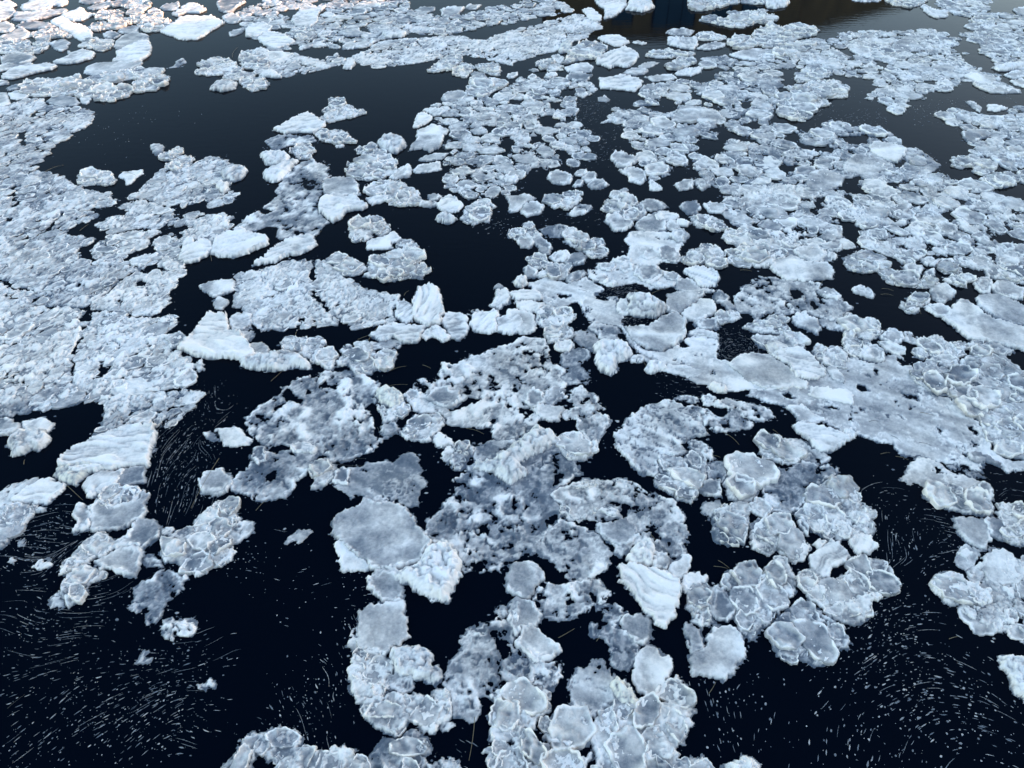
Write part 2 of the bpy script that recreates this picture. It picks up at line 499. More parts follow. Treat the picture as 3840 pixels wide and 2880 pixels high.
P um|105,90 109,87 117,88 116,91 109,92
P um|73,85 80,83 85,86 82,89 75,88
L um|145,93 160,92 176,96 185,104 176,106 165,108 150,103 142,98
@A4
C40 =cluster of far white floes right of the brown reflection|-4,45 0,44 14,40 24,37 38,34 42,38 38,42 28,46 20,50 8,50 -6,52
X36 =pancake field below the grey open water at top right|-6,56 -8,50 14,42 24,39 38,35 54,34 64,28 76,28 90,26 106,28 132,25 154,29 156,33 166,32 165,39 156,43 172,46 182,46 170,50 168,53 175,57 187,60 180,62 199,64 204,72 219,79 220,81 193,81 183,77 170,70 164,74 153,79 138,80 137,87 125,86 120,90 119,96 116,99 103,97 101,91 93,87 83,86 88,80 93,78 90,72 93,69 83,68 72,66 70,68 56,64 50,60 24,60 0,60
X40 =grey pancake field along the upper right edge|176,19 168,23 180,13 195,12 205,11 221,15 232,18 232,61 221,62 202,62 194,57 196,52 184,46 182,38 165,31 165,28 177,28
X36 =pale ice raft touching the top edge at far right|144,3 148,0 195,-3 190,5 191,11 176,16 160,13 148,6
C36 tr|102,1 110,-1 139,0 133,5 123,7 109,5
P tr|131,6 135,4 144,9 156,10 155,15 145,16 138,13
P tr|70,0 98,0 96,2 78,2
L tr|211,8 222,6 226,12 222,14 215,13
C36 tr|175,19 180,13 194,12 198,17 193,22 180,21
P tr|168,23 174,20 188,24 187,27 175,26
W =thick floe with dark undercut edge at the right border|193,59 204,56 220,54 224,58 210,61 201,62
P tr|203,65 211,62 224,62 224,67 211,69
P tr|208,70 218,68 226,73 221,76 213,74
W br|-4,-1 15,0 19,2 17,6 6,8 -2,7
P tr|64,31 70,27 76,29 74,33 66,32
L tr|76,32 90,28 96,34 96,37 83,38
P tr|69,37 76,34 90,39 76,39
P tr|95,40 100,37 106,40 101,43 96,42
L =smooth grey lavender plate amid the upper right pancakes|107,40 110,35 122,31 133,34 125,38 124,45 110,48
L tr|69,43 80,40 88,41 89,51 80,50
P tr|132,27 140,25 147,27 140,30
P tr|47,48 59,44 72,50 65,51 54,49
P tr|140,60 142,56 156,56 165,59 156,64 145,63
P tr|143,68 148,65 154,68 150,70
P tr|147,72 153,68 161,74 154,76
P tr|140,75 150,74 153,76 144,77
L tr|168,66 175,63 186,64 200,67 194,74 182,73
L tr|183,77 197,74 219,79 219,81 193,81
C34 tr|22,69 24,64 35,60 55,62 56,65 43,70 26,72
C40 =pancake raft with pointed tips left of the grey right lead|12,76 20,74 27,76 42,70 60,70 70,77 68,85 44,86 56,90 42,94 36,100 30,106 12,101 7,90 11,82 25,79
X40 =pancake field on the right edge beside the grey lead|145,99 152,97 160,93 172,97 187,100 206,101 210,100 204,95 212,93 232,92 232,164 218,158 210,148 200,140 190,138 174,133 176,128 168,120 166,111 156,106
P tr|170,88 176,88 186,94 183,98 176,93
P tr|188,91 197,91 208,94 199,97 190,96
P tr|167,115 176,112 190,113 193,118 183,121 176,125 169,121
P tr|191,136 200,133 212,137 215,144 208,148 196,141
L =big white plate at the lower edge of the grey lead|86,128 90,123 106,124 120,129 119,135 112,141 96,137 88,132
T10 =thin grey plate with crossing white seams at right|118,136 121,129 129,128 139,134 150,143 140,150 133,154 110,156 112,148 120,140
L =broad white plate below and left of the grey lead|63,150 66,140 75,133 90,135 109,143 108,146 95,150 80,152
L tr|32,160 33,152 48,146 66,154 62,161 48,166 33,165
P tr|80,160 84,156 97,155 105,162 98,165 84,165
C32 tr|157,137 166,135 176,134 183,136 197,144 196,148 190,150 184,152 176,149 178,145 170,144 169,147 160,145
C36 tr|182,155 192,151 208,148 216,156 215,161 204,163 192,162
@B4
X40 =broad grey pancake field at right middle|-40,-4 -10,-6 30,-6 60,0 90,-8 116,-4 140,-16 152,-16 160,-10 187,-6 190,-2 210,8 232,8 232,50 225,64 214,80 196,75 188,69 170,65 160,60 150,54 140,56 136,53 115,50 111,53 100,54 90,49 80,49 78,48 65,51 60,52 62,56 57,60 52,59 40,62 30,62 20,58 6,62 -2,62 -10,65 -22,65 -36,61 -29,54 -20,50 -31,45 -40,41 -36,34 -26,34 -32,25 -40,20
P tr|44,39 50,34 58,31 64,35 62,41 54,43 46,41
L rm|3,26 10,22 25,23 24,29 20,32 8,30
L rm|25,25 30,21 40,22 52,28 50,32 40,33 31,30
P rm|100,15 108,12 120,9 124,13 118,18 110,20
P rm|143,29 150,26 162,30 164,35 158,38 148,37 145,33
P rm|162,24 168,25 184,35 178,37 170,34
P rm|180,42 186,38 195,44 194,47 184,45
P rm|164,42 170,38 178,44 175,48 166,45
P rm|200,46 212,45 214,50 206,52
C34 =split round pancake cluster in the dark right lead|65,62 66,57 78,52 80,50 90,53 104,62 102,65 94,69 82,70 70,68
C32 rm|107,56 113,51 126,50 136,55 129,60 124,63 115,62
C34 =fused pancake cluster pointing down right into the right lead|94,69 99,67 113,69 128,73 130,78 126,83 118,82 105,79 98,74
P rm|116,65 123,63 133,65 132,71 124,72
P rm|132,60 139,57 148,60 144,65 136,64
C30 rm|147,64 150,58 159,58 166,68 164,71 153,71 148,68
P rm|136,69 143,67 144,73 135,74
C30 rm|150,77 158,75 160,72 170,72 177,77 172,79 172,83 164,82 156,79
C26 rm|131,77 135,73 143,74 146,80 140,83 129,83
P =large pancake in the chain across the right lead|140,87 145,80 154,80 161,87 158,93 150,97 142,93
C28 rm|120,93 124,87 132,87 139,92 138,97 131,100 121,97
C26 rm|112,100 116,95 123,96 130,102 126,105 119,105 118,102
P =oval pancake with clean raised rim at the right lead tip|135,100 140,98 151,98 159,106 154,109 144,107
P =single small jagged floe alone in the right lead|72,84 78,82 85,83 91,88 89,92 84,90 76,88
L =large grey plate with white seams below the right lead|153,111 159,102 164,94 172,95 183,104 196,111 221,117 235,125 232,142 221,136 210,135 188,129 175,128 164,120
L =pale grey plate at the right edge above the seamed one|179,92 190,88 205,92 215,96 232,106 232,119 210,115 196,109 182,100
P rm|193,84 197,78 204,77 212,82 221,85 220,92 208,93 196,89
P rm|177,79 180,75 190,75 194,80 190,87 183,88
P rm|169,63 172,57 186,56 195,62 190,68 180,67
P rm|187,70 195,64 202,68 197,76 190,75
C34 rm|201,64 221,64 232,70 228,80 214,79 203,74
L =wide white plate with fine seams left of the right lead|2,66 4,60 20,56 33,61 50,62 57,68 55,75 48,76 33,78 16,77 6,70
P rm|21,52 30,48 42,49 50,56 44,61 34,61 27,57
P rm|44,48 52,44 64,45 64,50 56,52
P rm|51,54 55,52 60,55 57,59 52,58
P rm|-6,56 -2,51 3,50 6,56 4,63 -2,65 -6,62
T30 =thin grey sheet with dark holes left of the right lead|-31,93 -25,87 -16,78 -8,73 6,74 16,77 33,78 44,79 43,85 60,88 64,94 73,100 68,104 54,112 44,109 35,105 20,105 6,106 -2,103 -10,111 -20,106 -25,103
P rm|43,87 50,83 56,85 62,91 58,94 50,92
T10 rm|45,111 56,109 65,108 65,118 64,120 54,119 47,115
P rm|21,111 25,106 31,105 37,110 42,110 46,119 42,123 33,119 24,116
C28 rm|-22,118 -14,114 -4,113 2,108 8,107 15,110 18,120 13,124 4,123 -8,122
C32 rm|-12,124 0,125 10,125 16,122 24,122 34,125 35,131 30,135 17,136 10,139 0,138 -10,132
C40 rm|65,108 69,105 82,111 90,111 96,116 96,123 92,129 85,128 76,124 68,119 65,114
C34 rm|65,127 66,121 72,121 77,128 89,131 88,134 79,135 80,142 72,143 64,137 65,133
P =cup shaped pancake with raised rim above the grey slush|79,142 84,134 95,134 101,140 100,147 93,148 83,145
P rm|96,126 105,119 115,122 118,127 113,131 105,130
P rm|95,130 100,130 119,137 119,140 113,141 101,137
T25 rm|117,122 122,121 131,127 129,131 119,130
C34 rm|125,137 133,132 138,127 145,124 152,128 153,131 170,130 172,134 165,143 164,149 154,153 143,146 139,140 135,145 126,143
C38 =dense pancake field at the lower right edge|121,157 128,148 140,146 153,154 165,149 170,144 180,142 172,134 176,127 186,131 200,132 212,139 206,143 220,155 232,163 240,170 240,232 225,233 209,230 199,225 192,215 190,212 183,203 180,196 170,190 160,180 155,176 143,176 128,167
R-15 rm|3,142 13,137 27,135 33,140 40,144 44,151 50,156 48,160 36,164 25,161 18,150 10,146
C34 rm|38,133 43,131 50,137 60,134 69,143 67,153 62,154 54,151 48,149 40,144
L rm|50,153 58,153 65,161 66,166 56,163
L rm|-34,149 -24,142 -13,140 0,142 10,147 18,154 26,162 34,166 32,171 20,170 -5,170 -20,164
@B2
R-20 =fanned ridged white slabs left above the central lead|55,9 62,5 70,2 76,5 85,4 97,12 92,16 85,16 77,18 74,24 67,27 60,23 55,18
P cl|95,6 104,3 116,4 114,8 100,12
C26 cl|118,7 126,3 140,-1 142,5 139,11 128,13 120,12 115,11
P cl|140,11 144,8 156,9 157,12 150,14 141,12
P cl|148,3 154,1 161,4 156,8 149,8
R30 cl|156,12 160,6 168,4 174,6 179,12 176,17 168,19 159,16
W =white ridged lump alone at the top of the central lead|155,24 159,19 165,19 174,24 170,27 164,28 157,26
C36 cl|176,24 180,21 179,17 183,13 189,9 200,8 208,13 204,16 203,23 202,27 195,26 188,30 184,28
C30 =white pancake cluster at the upper left of the central lead|79,26 90,23 102,23 108,24 114,29 117,34 108,39 103,37 101,34 100,40 93,43 85,43 80,39 82,31
L cl|95,44 100,41 109,40 119,35 125,40 123,42 115,45 117,49 108,50 97,50
C30 =pancake cluster with trailing tip inside the central lead|97,62 105,57 116,52 126,51 127,48 120,49 124,44 134,41 140,49 143,59 142,63 148,64 151,69 144,73 142,77 139,75 130,75 118,77 107,78 104,75 92,73 98,69
C32 =pancakes attached to the top of the big grey plate|62,59 69,52 76,54 88,60 96,67 90,71 84,73 76,72 74,68 64,62
R25 =long feather shaped ridged floe above the big grey plate|-2,64 6,58 13,51 26,43 40,39 50,40 53,46 45,51 34,55 24,57 17,61 8,62
S32 =big grey cracked plate of fused pancakes at left centre|-16,70 0,68 13,64 33,59 54,59 64,62 74,68 76,74 83,79 96,83 111,88 124,89 125,95 120,100 121,110 113,116 100,116 89,120 80,117 76,116 56,116 15,119 4,121 -2,115 -6,110 -13,100 -22,97 -17,87 -18,78
R85 =tall ribbed white slab right of the big grey plate|135,96 140,85 150,81 159,86 160,95 163,105 159,108 159,115 148,117 138,112 136,106 137,100
R60 cl|120,105 122,97 128,95 134,98 137,102 135,111 128,114 122,109
R20 =wide ribbed floe under the tall ribbed slab|100,124 106,119 120,115 133,116 145,116 144,123 140,130 129,131 118,126 108,130
P cl|147,121 156,117 162,120 167,127 162,130 156,127
L cl|142,125 148,121 154,125 148,128
R20 cl|160,111 166,106 175,105 182,109 181,115 183,118 180,126 173,129 168,126 164,119
R35 =left of two joined ribbed white floes below the central lead|185,116 188,108 196,104 200,106 204,102 209,107 206,112 208,121 201,123 190,121
R35 =right of two joined ribbed white floes below the central lead|208,111 215,108 228,105 231,113 226,120 220,124 209,121
T20 cl|182,106 187,102 194,102 195,106 188,107
P cl|205,84 210,80 215,83 211,85
R40 cl|201,99 206,96 208,86 216,84 220,90 218,96 209,101
C26 =knobbly white pancake cluster left of the shell shaped cluster|21,131 25,126 35,126 45,127 59,128 61,131 54,137 47,144 37,140 24,136
W =thick white bank of knobbly ice at left centre|-14,146 0,143 10,140 26,138 36,141 46,149 44,153 30,151 16,155 0,154 -10,152
C34 cl|47,143 53,138 62,134 70,140 68,147 65,154 60,154 56,149 48,148
C34 =shell shaped cluster of rimmed pancakes at picture centre left|69,147 77,140 87,138 87,133 94,130 99,133 100,138 103,141 111,137 120,136 121,140 120,149 113,154 103,153 99,158 92,158 84,157 80,149 71,151
T10 cl|96,129 107,131 118,127 126,129 122,135 100,136
P cl|-10,132 4,131 12,136 10,140 2,143 -10,142
T30 cl|74,136 80,131 85,135 80,139 75,141
@B3
L um|-5,4 9,3 14,2 21,6 20,8 13,9 7,16 -2,18
P =oval rimmed pancake left of the narrow mid channel|7,18 11,12 21,9 28,13 25,19 13,22
C34 um|29,6 35,3 40,5 48,2 57,0 60,3 59,9 52,14 47,16 41,13 38,16 31,11
T25 um|49,19 56,11 64,10 70,13 62,20 52,22
C28 cr|-4,34 8,33 8,29 13,26 19,27 20,33 27,37 24,40 20,42 4,41 -4,40
P cr|4,43 7,39 15,38 19,44 14,49 7,48
P cr|18,44 19,40 26,39 34,46 33,50 25,49
P cr|23,50 27,48 34,51 33,54 26,54
T30 cr|23,33 30,30 42,28 50,31 44,35 42,39 29,40
P cr|43,37 47,33 54,31 57,34 56,37 47,41
C42 =two part angular floe right of the central lead|44,43 50,39 60,38 69,42 77,42 80,47 83,55 77,57 69,58 60,52 52,48
P cr|33,57 36,53 47,51 51,55 46,60 37,61
P cr|45,62 51,54 59,53 64,56 64,60 56,63 48,64
C30 cr|11,57 18,55 26,54 30,60 37,63 28,67 19,67 15,61
P cr|11,66 15,64 22,69 19,74 11,74
C34 cr|20,74 27,68 36,64 44,62 51,64 48,74 41,76 30,75
P cr|46,78 49,73 56,69 62,68 63,72 58,77 50,80
W =small pointed white lump at the right rim of central lead|0,79 7,73 12,75 13,80 8,83 2,82
P um|84,3 87,0 93,0 96,4 93,9 87,8
C40 um|80,13 82,7 90,10 96,6 105,4 108,9 116,16 117,19 111,25 100,25 88,20 84,17
P um|91,14 95,9 105,11 116,16 115,19 100,20 93,17
P =rimmed pancake at the left end of the upper right pancakes|81,26 83,20 92,21 105,27 104,30 96,34 89,34 85,30
P um|110,10 118,7 128,8 136,14 128,16 118,17 112,14
L um|106,29 111,24 123,18 130,17 143,20 143,24 133,26 133,33 126,35 115,35 108,32
P um|122,22 127,17 142,19 144,22 135,25 125,26
P um|133,30 136,25 142,26 145,31 139,34 134,33
P um|140,26 144,24 155,27 150,30 144,29
P =large oval rimmed pancake in the upper right middle|144,13 150,9 159,8 164,14 160,19 152,20
P um|165,11 172,9 184,11 187,15 180,19 170,19
P um|136,39 140,34 148,32 153,37 149,44 142,44
T8 =swirled grey raft with oval rims at centre right|98,43 103,35 112,34 136,35 137,40 148,45 144,51 146,58 140,62 130,60 125,64 130,70 138,70 145,74 143,80 133,83 120,84 115,80 105,78 93,80 88,82 79,80 72,77 66,73 66,68 74,67 74,62 86,62 88,59 100,56 103,47
P cr|112,57 115,51 122,48 128,53 125,57 117,60
P cr|127,50 133,47 140,50 146,57 142,62 128,59
P cr|131,72 138,69 145,74 143,79 135,77
P cr|119,81 124,78 140,78 139,81 125,84
P cr|106,69 110,65 122,64 130,69 130,72 120,80 113,78 107,73
P cr|74,65 80,62 89,64 90,67 83,70 76,68
P cr|70,78 74,73 82,73 80,78
P cr|78,80 82,75 91,80 85,82
P cr|92,66 97,60 104,62 104,68 98,71
P cr|86,60 95,57 103,58 102,62 92,62
C32 =round pancake cluster beside the dark gap at centre right|144,60 149,56 154,50 160,50 165,46 178,48 184,54 183,58 185,65 175,66 166,62 158,63 152,64
R-40 =ridged white floe with ragged right side at centre right|147,69 159,64 174,68 180,74 177,82 169,83 160,82 159,78
C38 rm|153,22 160,20 170,20 178,23 185,31 182,34 177,35 168,31 160,31
C36 rm|185,53 194,50 199,47 208,48 221,46 234,52 236,58 222,65 210,65 204,61 192,60
C36 rm|181,40 185,34 196,33 208,35 222,34 222,44 206,47 194,49 190,45
T5 =smeared grey slush streaming down from centre toward the right|14,79 30,74 48,80 64,74 80,84 70,88 80,92 91,91 90,100 96,109 93,115 101,123 115,138 135,148 170,156 156,161 130,154 113,146 100,128 94,117 80,114 70,113 64,106 62,100 56,95 42,100 28,96 20,86
W =bright white rubble heap left of the grey plates|99,89 110,89 122,92 130,97 133,101 129,105 124,109 113,108 100,106 98,104 102,96
L cr|90,100 94,93 100,93 100,106 92,106
W =bright white angular ice block near picture centre|71,134 78,130 93,131 101,135 103,141 99,146 90,148 89,155 84,158 77,156 71,149 74,143
P cr|101,145 108,141 114,144 110,147 102,147
W cr|116,154 119,148 127,149 133,153 125,156 119,158
L cr|134,100 135,88 145,87 170,85 160,95 149,102 145,105 134,104
L cr|141,78 146,75 156,76 162,84 174,85 160,88 150,87 142,84
L cr|148,107 150,102 164,93 175,95 175,104 170,107 159,112 150,110
P cr|175,90 178,85 188,91 186,96 177,96
P cr|182,97 187,94 193,101 187,102
C30 cr|175,109 183,104 195,103 197,109 190,113 178,113
P cr|158,114 170,111 177,111 178,118 170,120 162,119
R cr|154,121 160,119 178,123 178,128 168,126 155,124
L =large round grey plate with curved seam at right centre|96,117 118,117 130,108 141,105 150,111 149,125 142,132 130,138 115,136 104,128
T5 =smooth grey slush below the round plate at right centre|104,129 116,138 130,139 142,133 160,124 178,129 178,144 190,149 200,156 221,160 240,164 240,172 190,172 160,166 132,148 113,140
R cl|-4,89 9,86 23,87 26,93 20,94 3,94
R cl|3,96 15,95 27,98 20,104 8,103
C28 =lumpy pancake mass above the bright angular block|20,106 29,98 34,98 42,101 54,106 54,111 42,117 27,116 21,114
L =smooth ribbed grey plate below the central lead|-3,103 10,103 18,106 21,112 19,120 13,123 4,121 -3,112
C26 cr|27,122 33,116 44,116 53,120 53,126 43,131 31,130
T10 cr|54,122 60,119 70,122 74,129 70,137 61,133 55,128
P cr|37,134 41,130 50,130 54,134 48,138 40,138
T20 cr|44,140 52,135 60,134 67,140 64,144 56,149 60,154 65,160 65,166 43,166 42,160 52,156 44,151 45,144
T15 cr|67,119 72,112 80,115 90,117 95,124 94,130 86,131 76,127 74,122
@C4
T5 =wide smooth grey slush sheet stretching across the right|-18,10 -6,-8 36,-3 50,-20 66,-18 70,-22 92,-16 110,-26 124,-16 129,-2 143,10 155,13 170,24 181,36 190,48 193,58 208,67 224,69 228,75 206,77 200,70 190,65 183,69 183,76 176,75 165,69 150,69 128,62 120,63 110,56 108,51 99,51 85,46 77,44 64,42 50,34 36,23 16,20 0,16
L =long white shard lying on the grey slush sheet|34,10 37,3 50,3 56,5 70,5 74,9 73,19 60,16 44,13
P sl|173,62 180,60 192,65 200,70 188,68 183,69 176,68
R-10 =white folded block at the near edge of slush sheet|23,37 31,34 48,38 64,44 69,48 65,53 56,58 49,59 40,56 36,49 27,43
L sl|16,20 30,19 36,24 49,32 42,35 28,33 22,25
P sl|64,42 72,40 76,45 70,49 66,46
C34 =white block heap left of the dark right bay|-9,50 -6,46 0,44 6,44 15,50 27,58 30,64 24,70 15,70 0,65 -8,60
T15 sl|10,47 27,49 40,56 53,62 54,64 42,69 30,66 24,60
T25 =thin grey raft with dark holes left of pancake heap|-4,78 7,74 20,72 30,68 40,69 42,74 52,69 58,70 59,77 50,82 44,86 42,96 32,100 28,108 22,112 15,115 6,111 -4,110
C36 =heap of rimmed pancakes left of the right bay|30,110 30,104 34,98 44,90 48,86 60,80 67,80 70,87 80,100 82,106 90,110 94,127 88,132 80,130 73,134 62,136 57,132 50,134 43,130 36,127 25,118 24,112
P sl|30,111 31,106 39,103 48,108 53,116 45,122 36,120
P sl|47,98 49,93 56,93 59,100 54,104
P sl|55,126 58,120 65,120 73,128 69,134 61,135
P sl|43,122 47,111 56,120 54,130 48,131
P sl|68,114 76,111 86,113 86,119 76,121
R30 =single faceted white floe below the pancake heap|70,138 75,132 86,130 94,139 90,146 79,147 73,143
C36 =round rosette of rimmed pancakes at lower right centre|-15,137 -13,124 -8,119 0,115 8,114 20,119 25,128 36,141 30,153 20,154 9,147 7,139 0,148 -11,144
P sl|26,120 30,119 35,125 35,131 30,129
R45 =ribbed white slab leaning over its neighbour at lower right|36,150 44,144 55,136 62,140 71,149 66,155 54,160 52,166 48,167 40,164 36,156
P sl|39,140 43,136 50,138 43,144
C42 =broad white floe of overlapping slabs at lower right|70,150 83,150 100,153 111,165 114,171 112,179 106,182 103,178 93,187 88,189 89,196 80,206 74,208 60,205 52,200 50,174 54,168 64,166 71,164
C40 =left half of the slab floe at lower right|23,169 33,160 50,160 49,171 51,192 48,193 36,188 33,180
C50 =round floe of overlapping white plates beside foam streaks|2,223 5,213 6,206 18,196 26,192 43,196 53,205 63,209 69,222 69,230 56,231 54,236 46,244 34,240 20,240 11,236 6,231
T8 =grey thin floe with thick left rim at right bay|114,81 120,77 123,70 131,64 146,67 157,75 178,83 190,88 194,98 190,103 170,96 150,90 137,91 128,86 121,88
C46 =white slab cluster on the right side of right bay|133,98 140,90 150,87 156,88 162,86 169,91 169,97 186,101 196,107 192,115 170,113 160,110 150,108 140,102
P sl|172,96 184,86 190,88 193,96 189,102 180,99
T20 sl|170,76 180,77 185,80 175,81
T20 sl|156,72 164,69 165,72 158,74
C32 =rough white round floe at the right edge|196,113 200,106 208,103 221,105 231,113 231,133 215,139 205,137 201,130 204,125 199,118
P sl|187,119 193,115 200,118 204,124 201,134 193,133 189,126
L =upright oval white floe at the right bay|161,118 166,115 184,116 189,126 191,135 188,141 178,140 169,133 164,126
S44 =grey sheet with bumpy top at the lower right edge|161,144 164,135 180,141 191,139 212,150 232,150 232,230 221,225 210,215 199,216 187,212 173,202 163,193 168,188 183,185 184,172 170,165 166,156
@D4
C40 =white heap on the left shoulder of lower right sheet|141,6 145,1 155,-3 165,-2 172,6 184,7 184,12 192,15 194,22 186,27 178,23 169,20 166,23 157,26 150,21 142,12
P sl|179,19 183,13 191,14 192,21 184,27
W =pure white block cut off by the right edge|201,71 212,72 221,71 232,88 232,114 215,102 210,94 211,87 207,84 204,78
@C1
S30 =bumpy grey slab above the great ridged slab at left|93,16 96,12 104,8 114,4 120,9 140,7 170,4 173,8 173,15 168,21 159,29 154,34 143,39 134,37 125,37 100,40 85,45 80,45 86,37 90,20
R6 =great ridged white slab at lower left|52,70 54,65 68,55 86,46 113,38 134,37 134,45 131,58 128,65 129,72 120,72 100,74 80,76 64,78
W =cream white ice boulder on the corner of ridged slab|46,80 52,74 64,72 78,68 80,73 75,80 66,88 55,86
P ll|71,88 77,82 90,76 96,77 106,76 100,86 88,94 78,98 73,93
L ll|96,78 109,74 126,72 125,80 124,85 112,88 95,89
C36 ll|85,98 94,89 110,89 122,89 123,95 120,102 108,106 98,108 87,106
L =grey plate at the foot of the ridged slab stack|77,108 85,101 98,108 120,102 123,92 128,96 128,100 124,105 127,112 124,117 110,123 95,128 78,126 80,115
P ll|64,110 71,104 76,107 80,115 78,123 72,125 66,127 68,118
L ll|20,33 26,33 37,30 46,35 43,41 30,43 22,41
W =crumbly white rubble floe at left edge water|7,52 11,46 17,40 25,42 40,40 45,49 35,57 27,56 20,61 11,62 12,56
P ll|-6,30 6,30 18,35 18,39 6,45 -6,45
R20 =ridged white lozenge slab at far lower left|11,102 20,93 33,86 43,83 48,86 57,88 54,93 47,98 40,104 24,104
T10 =thin grey ice with a tan patch behind the lozenge slab|-6,99 6,89 18,85 30,80 33,84 20,91 11,102 5,109 -6,108
C34 =white pancake floes cut by the lower left edge|-8,112 9,105 17,104 28,105 40,108 40,110 32,111 25,120 20,126 9,133 0,142 -8,146
C34 =upper arm of the pancake chain at lower left|51,165 56,156 70,142 78,140 80,134 86,128 93,130 98,135 96,141 93,148 83,151 78,154 69,157 60,162
P =fan shaped grey pancake in the lower left chain|83,154 100,147 105,142 119,138 122,145 121,158 118,167 105,164 96,160 89,160
P =upper right pancake of the lower left chain|95,144 100,137 112,132 116,121 123,117 133,118 138,124 137,131 128,140 123,144 120,138 110,140
C34 =lower tip of the pancake chain at lower left|53,174 60,162 74,155 93,164 90,168 78,172 75,181 72,188 60,193 56,186 53,179
C36 =rough white floe with folded rims above lower left cluster|169,116 176,110 187,104 196,101 206,103 205,112 208,119 202,126 190,131 178,130 169,129 170,122
C38 =white overlapping plates cluster at lower left centre|139,148 141,139 152,129 164,125 168,127 164,132 180,130 194,131 198,137 203,145 198,154 190,159 183,159 180,164 172,167 160,164 154,155 143,153
T15 ll|195,130 208,119 219,120 218,128 202,139 198,135
P =deep rimmed round pancake left of centre|173,84 178,77 188,75 197,79 201,86 196,93 188,96 178,95 174,89
L =white four sided plate beside the foam swirl channel|188,40 204,38 210,44 218,49 213,53 203,54 194,53
T20 ll|177,44 183,42 190,46 189,49 180,48
T8 ll|28,158 34,153 41,153 43,158 32,161
T8 ll|15,138 19,134 22,137 20,142
T8 ll|8,153 11,151 13,153 11,155
T15 ll|125,151 130,149 140,153 139,157 128,156
T8 ll|141,126 146,124 150,126 147,131 142,130
@D1
T18 =thin translucent grey ice chain in dark water at lower left|119,8 124,4 134,4 134,0 140,-6 150,-4 155,2 160,2 157,12 148,20 142,26 140,33 135,39 130,43 126,40 131,29 125,24 119,20
T15 =small thin grey ice cluster trailing below the translucent chain|139,48 142,38 148,36 151,41 165,39 167,46 165,51 156,54 154,50 149,50 149,57 144,56
T10 lf|113,27 117,21 121,26 116,33
T5 =round thin grey disc touching the lower left chain|45,22 47,17 52,15 55,20 54,26 48,28
T5 lf|120,73 125,68 127,73 122,74
T5 lf|173,94 184,91 184,94 177,97 174,98
@C2
T18 =wide thin grey sheet of fused pancakes at centre left|-8,30 -2,25 6,19 22,8 23,3 28,2 33,-3 42,-6 60,-10 90,-8 106,0 103,8 104,15 92,21 97,26 101,34 108,43 118,44 108,51 100,58 90,62 78,66 65,68 61,62 56,60 47,57 38,54 31,56 20,51 11,55 0,48 -6,40
T14 =thin grey ice below the centre left sheet with fringed edge|8,60 17,59 30,57 40,51 52,54 52,60 49,64 48,74 41,80 34,84 33,89 26,98 15,99 0,100 -8,95 -22,92 -20,84 -8,74 0,66
W =cream white knob of ice at centre|104,13 106,7 112,4 124,6 128,11 125,19 118,21 110,18
P cc|127,11 131,6 140,6 142,11 133,16
P cc|148,13 154,5 166,3 169,8 176,6 177,15 170,20 162,21 156,20
C28 cc|104,19 115,22 128,16 134,22 132,25 123,29 119,33 111,34 107,26
P cc|108,37 120,33 124,39 122,43 113,46 109,42
P cc|30,55 38,51 48,53 52,56 50,60 42,60 34,60
P cc|0,55 8,54 9,60 9,68 2,70 -4,64
C46 =teapot shaped pair of rimmed pancakes at picture centre|125,43 133,32 137,28 145,26 156,27 162,29 164,32 157,44 153,43 150,50 139,50 130,48
T24 =lacy white ridged raft at picture centre|134,6 140,-2 160,-6 157,-11 162,-17 174,-17 183,-24 199,-27 208,-31 221,-33 230,-40 250,-38 253,-30 260,-15 266,-12 264,-4 270,0 264,6 270,12 256,15 246,28 240,34 226,44 221,47 213,48 204,45 206,35 190,36 178,36 166,34 164,29 156,25 145,25 135,23 133,18
T14 cc|153,46 160,43 168,47 172,56 170,64 164,68 160,64 164,58 156,51
C28 =triple rimmed pancakes hanging into the black bay|168,69 169,63 172,59 174,51 183,52 189,56 188,62 182,65 180,72 175,75 170,74
T8 =grey island with swept white ridges above the big plate|68,89 82,86 81,74 92,72 96,69 112,67 119,68 128,62 136,60 142,65 139,68 144,74 140,78 146,85 142,92 140,103 137,104 126,103 116,104 103,105 96,101 93,95 85,95 83,98 74,93
C44 cc|47,73 50,68 62,64 70,72 71,77 64,85 54,91 49,90 52,82 48,78
P =small white square pancake left of the ridged island|67,85 69,77 74,72 81,74 81,81 79,87 72,86
L =big rounded grey plate with faint seams at lower centre|66,131 70,115 86,108 94,101 103,105 121,104 130,109 138,118 142,128 152,137 144,148 140,154 129,159 106,162 98,156 86,147 78,139
L cc|70,144 72,133 79,139 87,149 99,159 93,162 74,162 72,150
W =tall folded white ridge right of the big plate|143,149 152,141 161,137 172,146 178,156 176,168 169,179 164,183 165,189 158,188 151,183 144,180 137,175 133,170 125,172 121,166 130,159 142,156
P =white rimmed disc below the big grey plate|98,169 105,162 120,160 125,166 125,173 127,184 120,188 110,187 100,179
T5 lf|28,137 31,132 38,126 43,128 48,128 44,133 40,137 38,134 32,136
T22 =left part of the holed grey centre raft|169,84 177,78 185,77 183,71 190,69 188,57 200,49 221,48 231,48 236,40 244,38 254,42 261,48 259,54 265,64 275,66 279,79 260,88 254,96 264,108 262,120 256,125 250,132 240,148 238,145 221,151 209,161 195,164 188,162 180,164 179,156 171,145 160,137 152,137 143,128 148,128 148,120 153,116 162,111 160,106 168,102 172,96 174,90
@C3
P cc|12,17 13,9 18,5 26,9 27,16 21,21 15,21
P =bright rimmed pancake at the top right of lacy raft|27,16 29,9 36,4 43,4 43,9 39,15 32,20
P cc|19,26 22,20 30,20 44,21 45,24 40,31 34,33 27,30
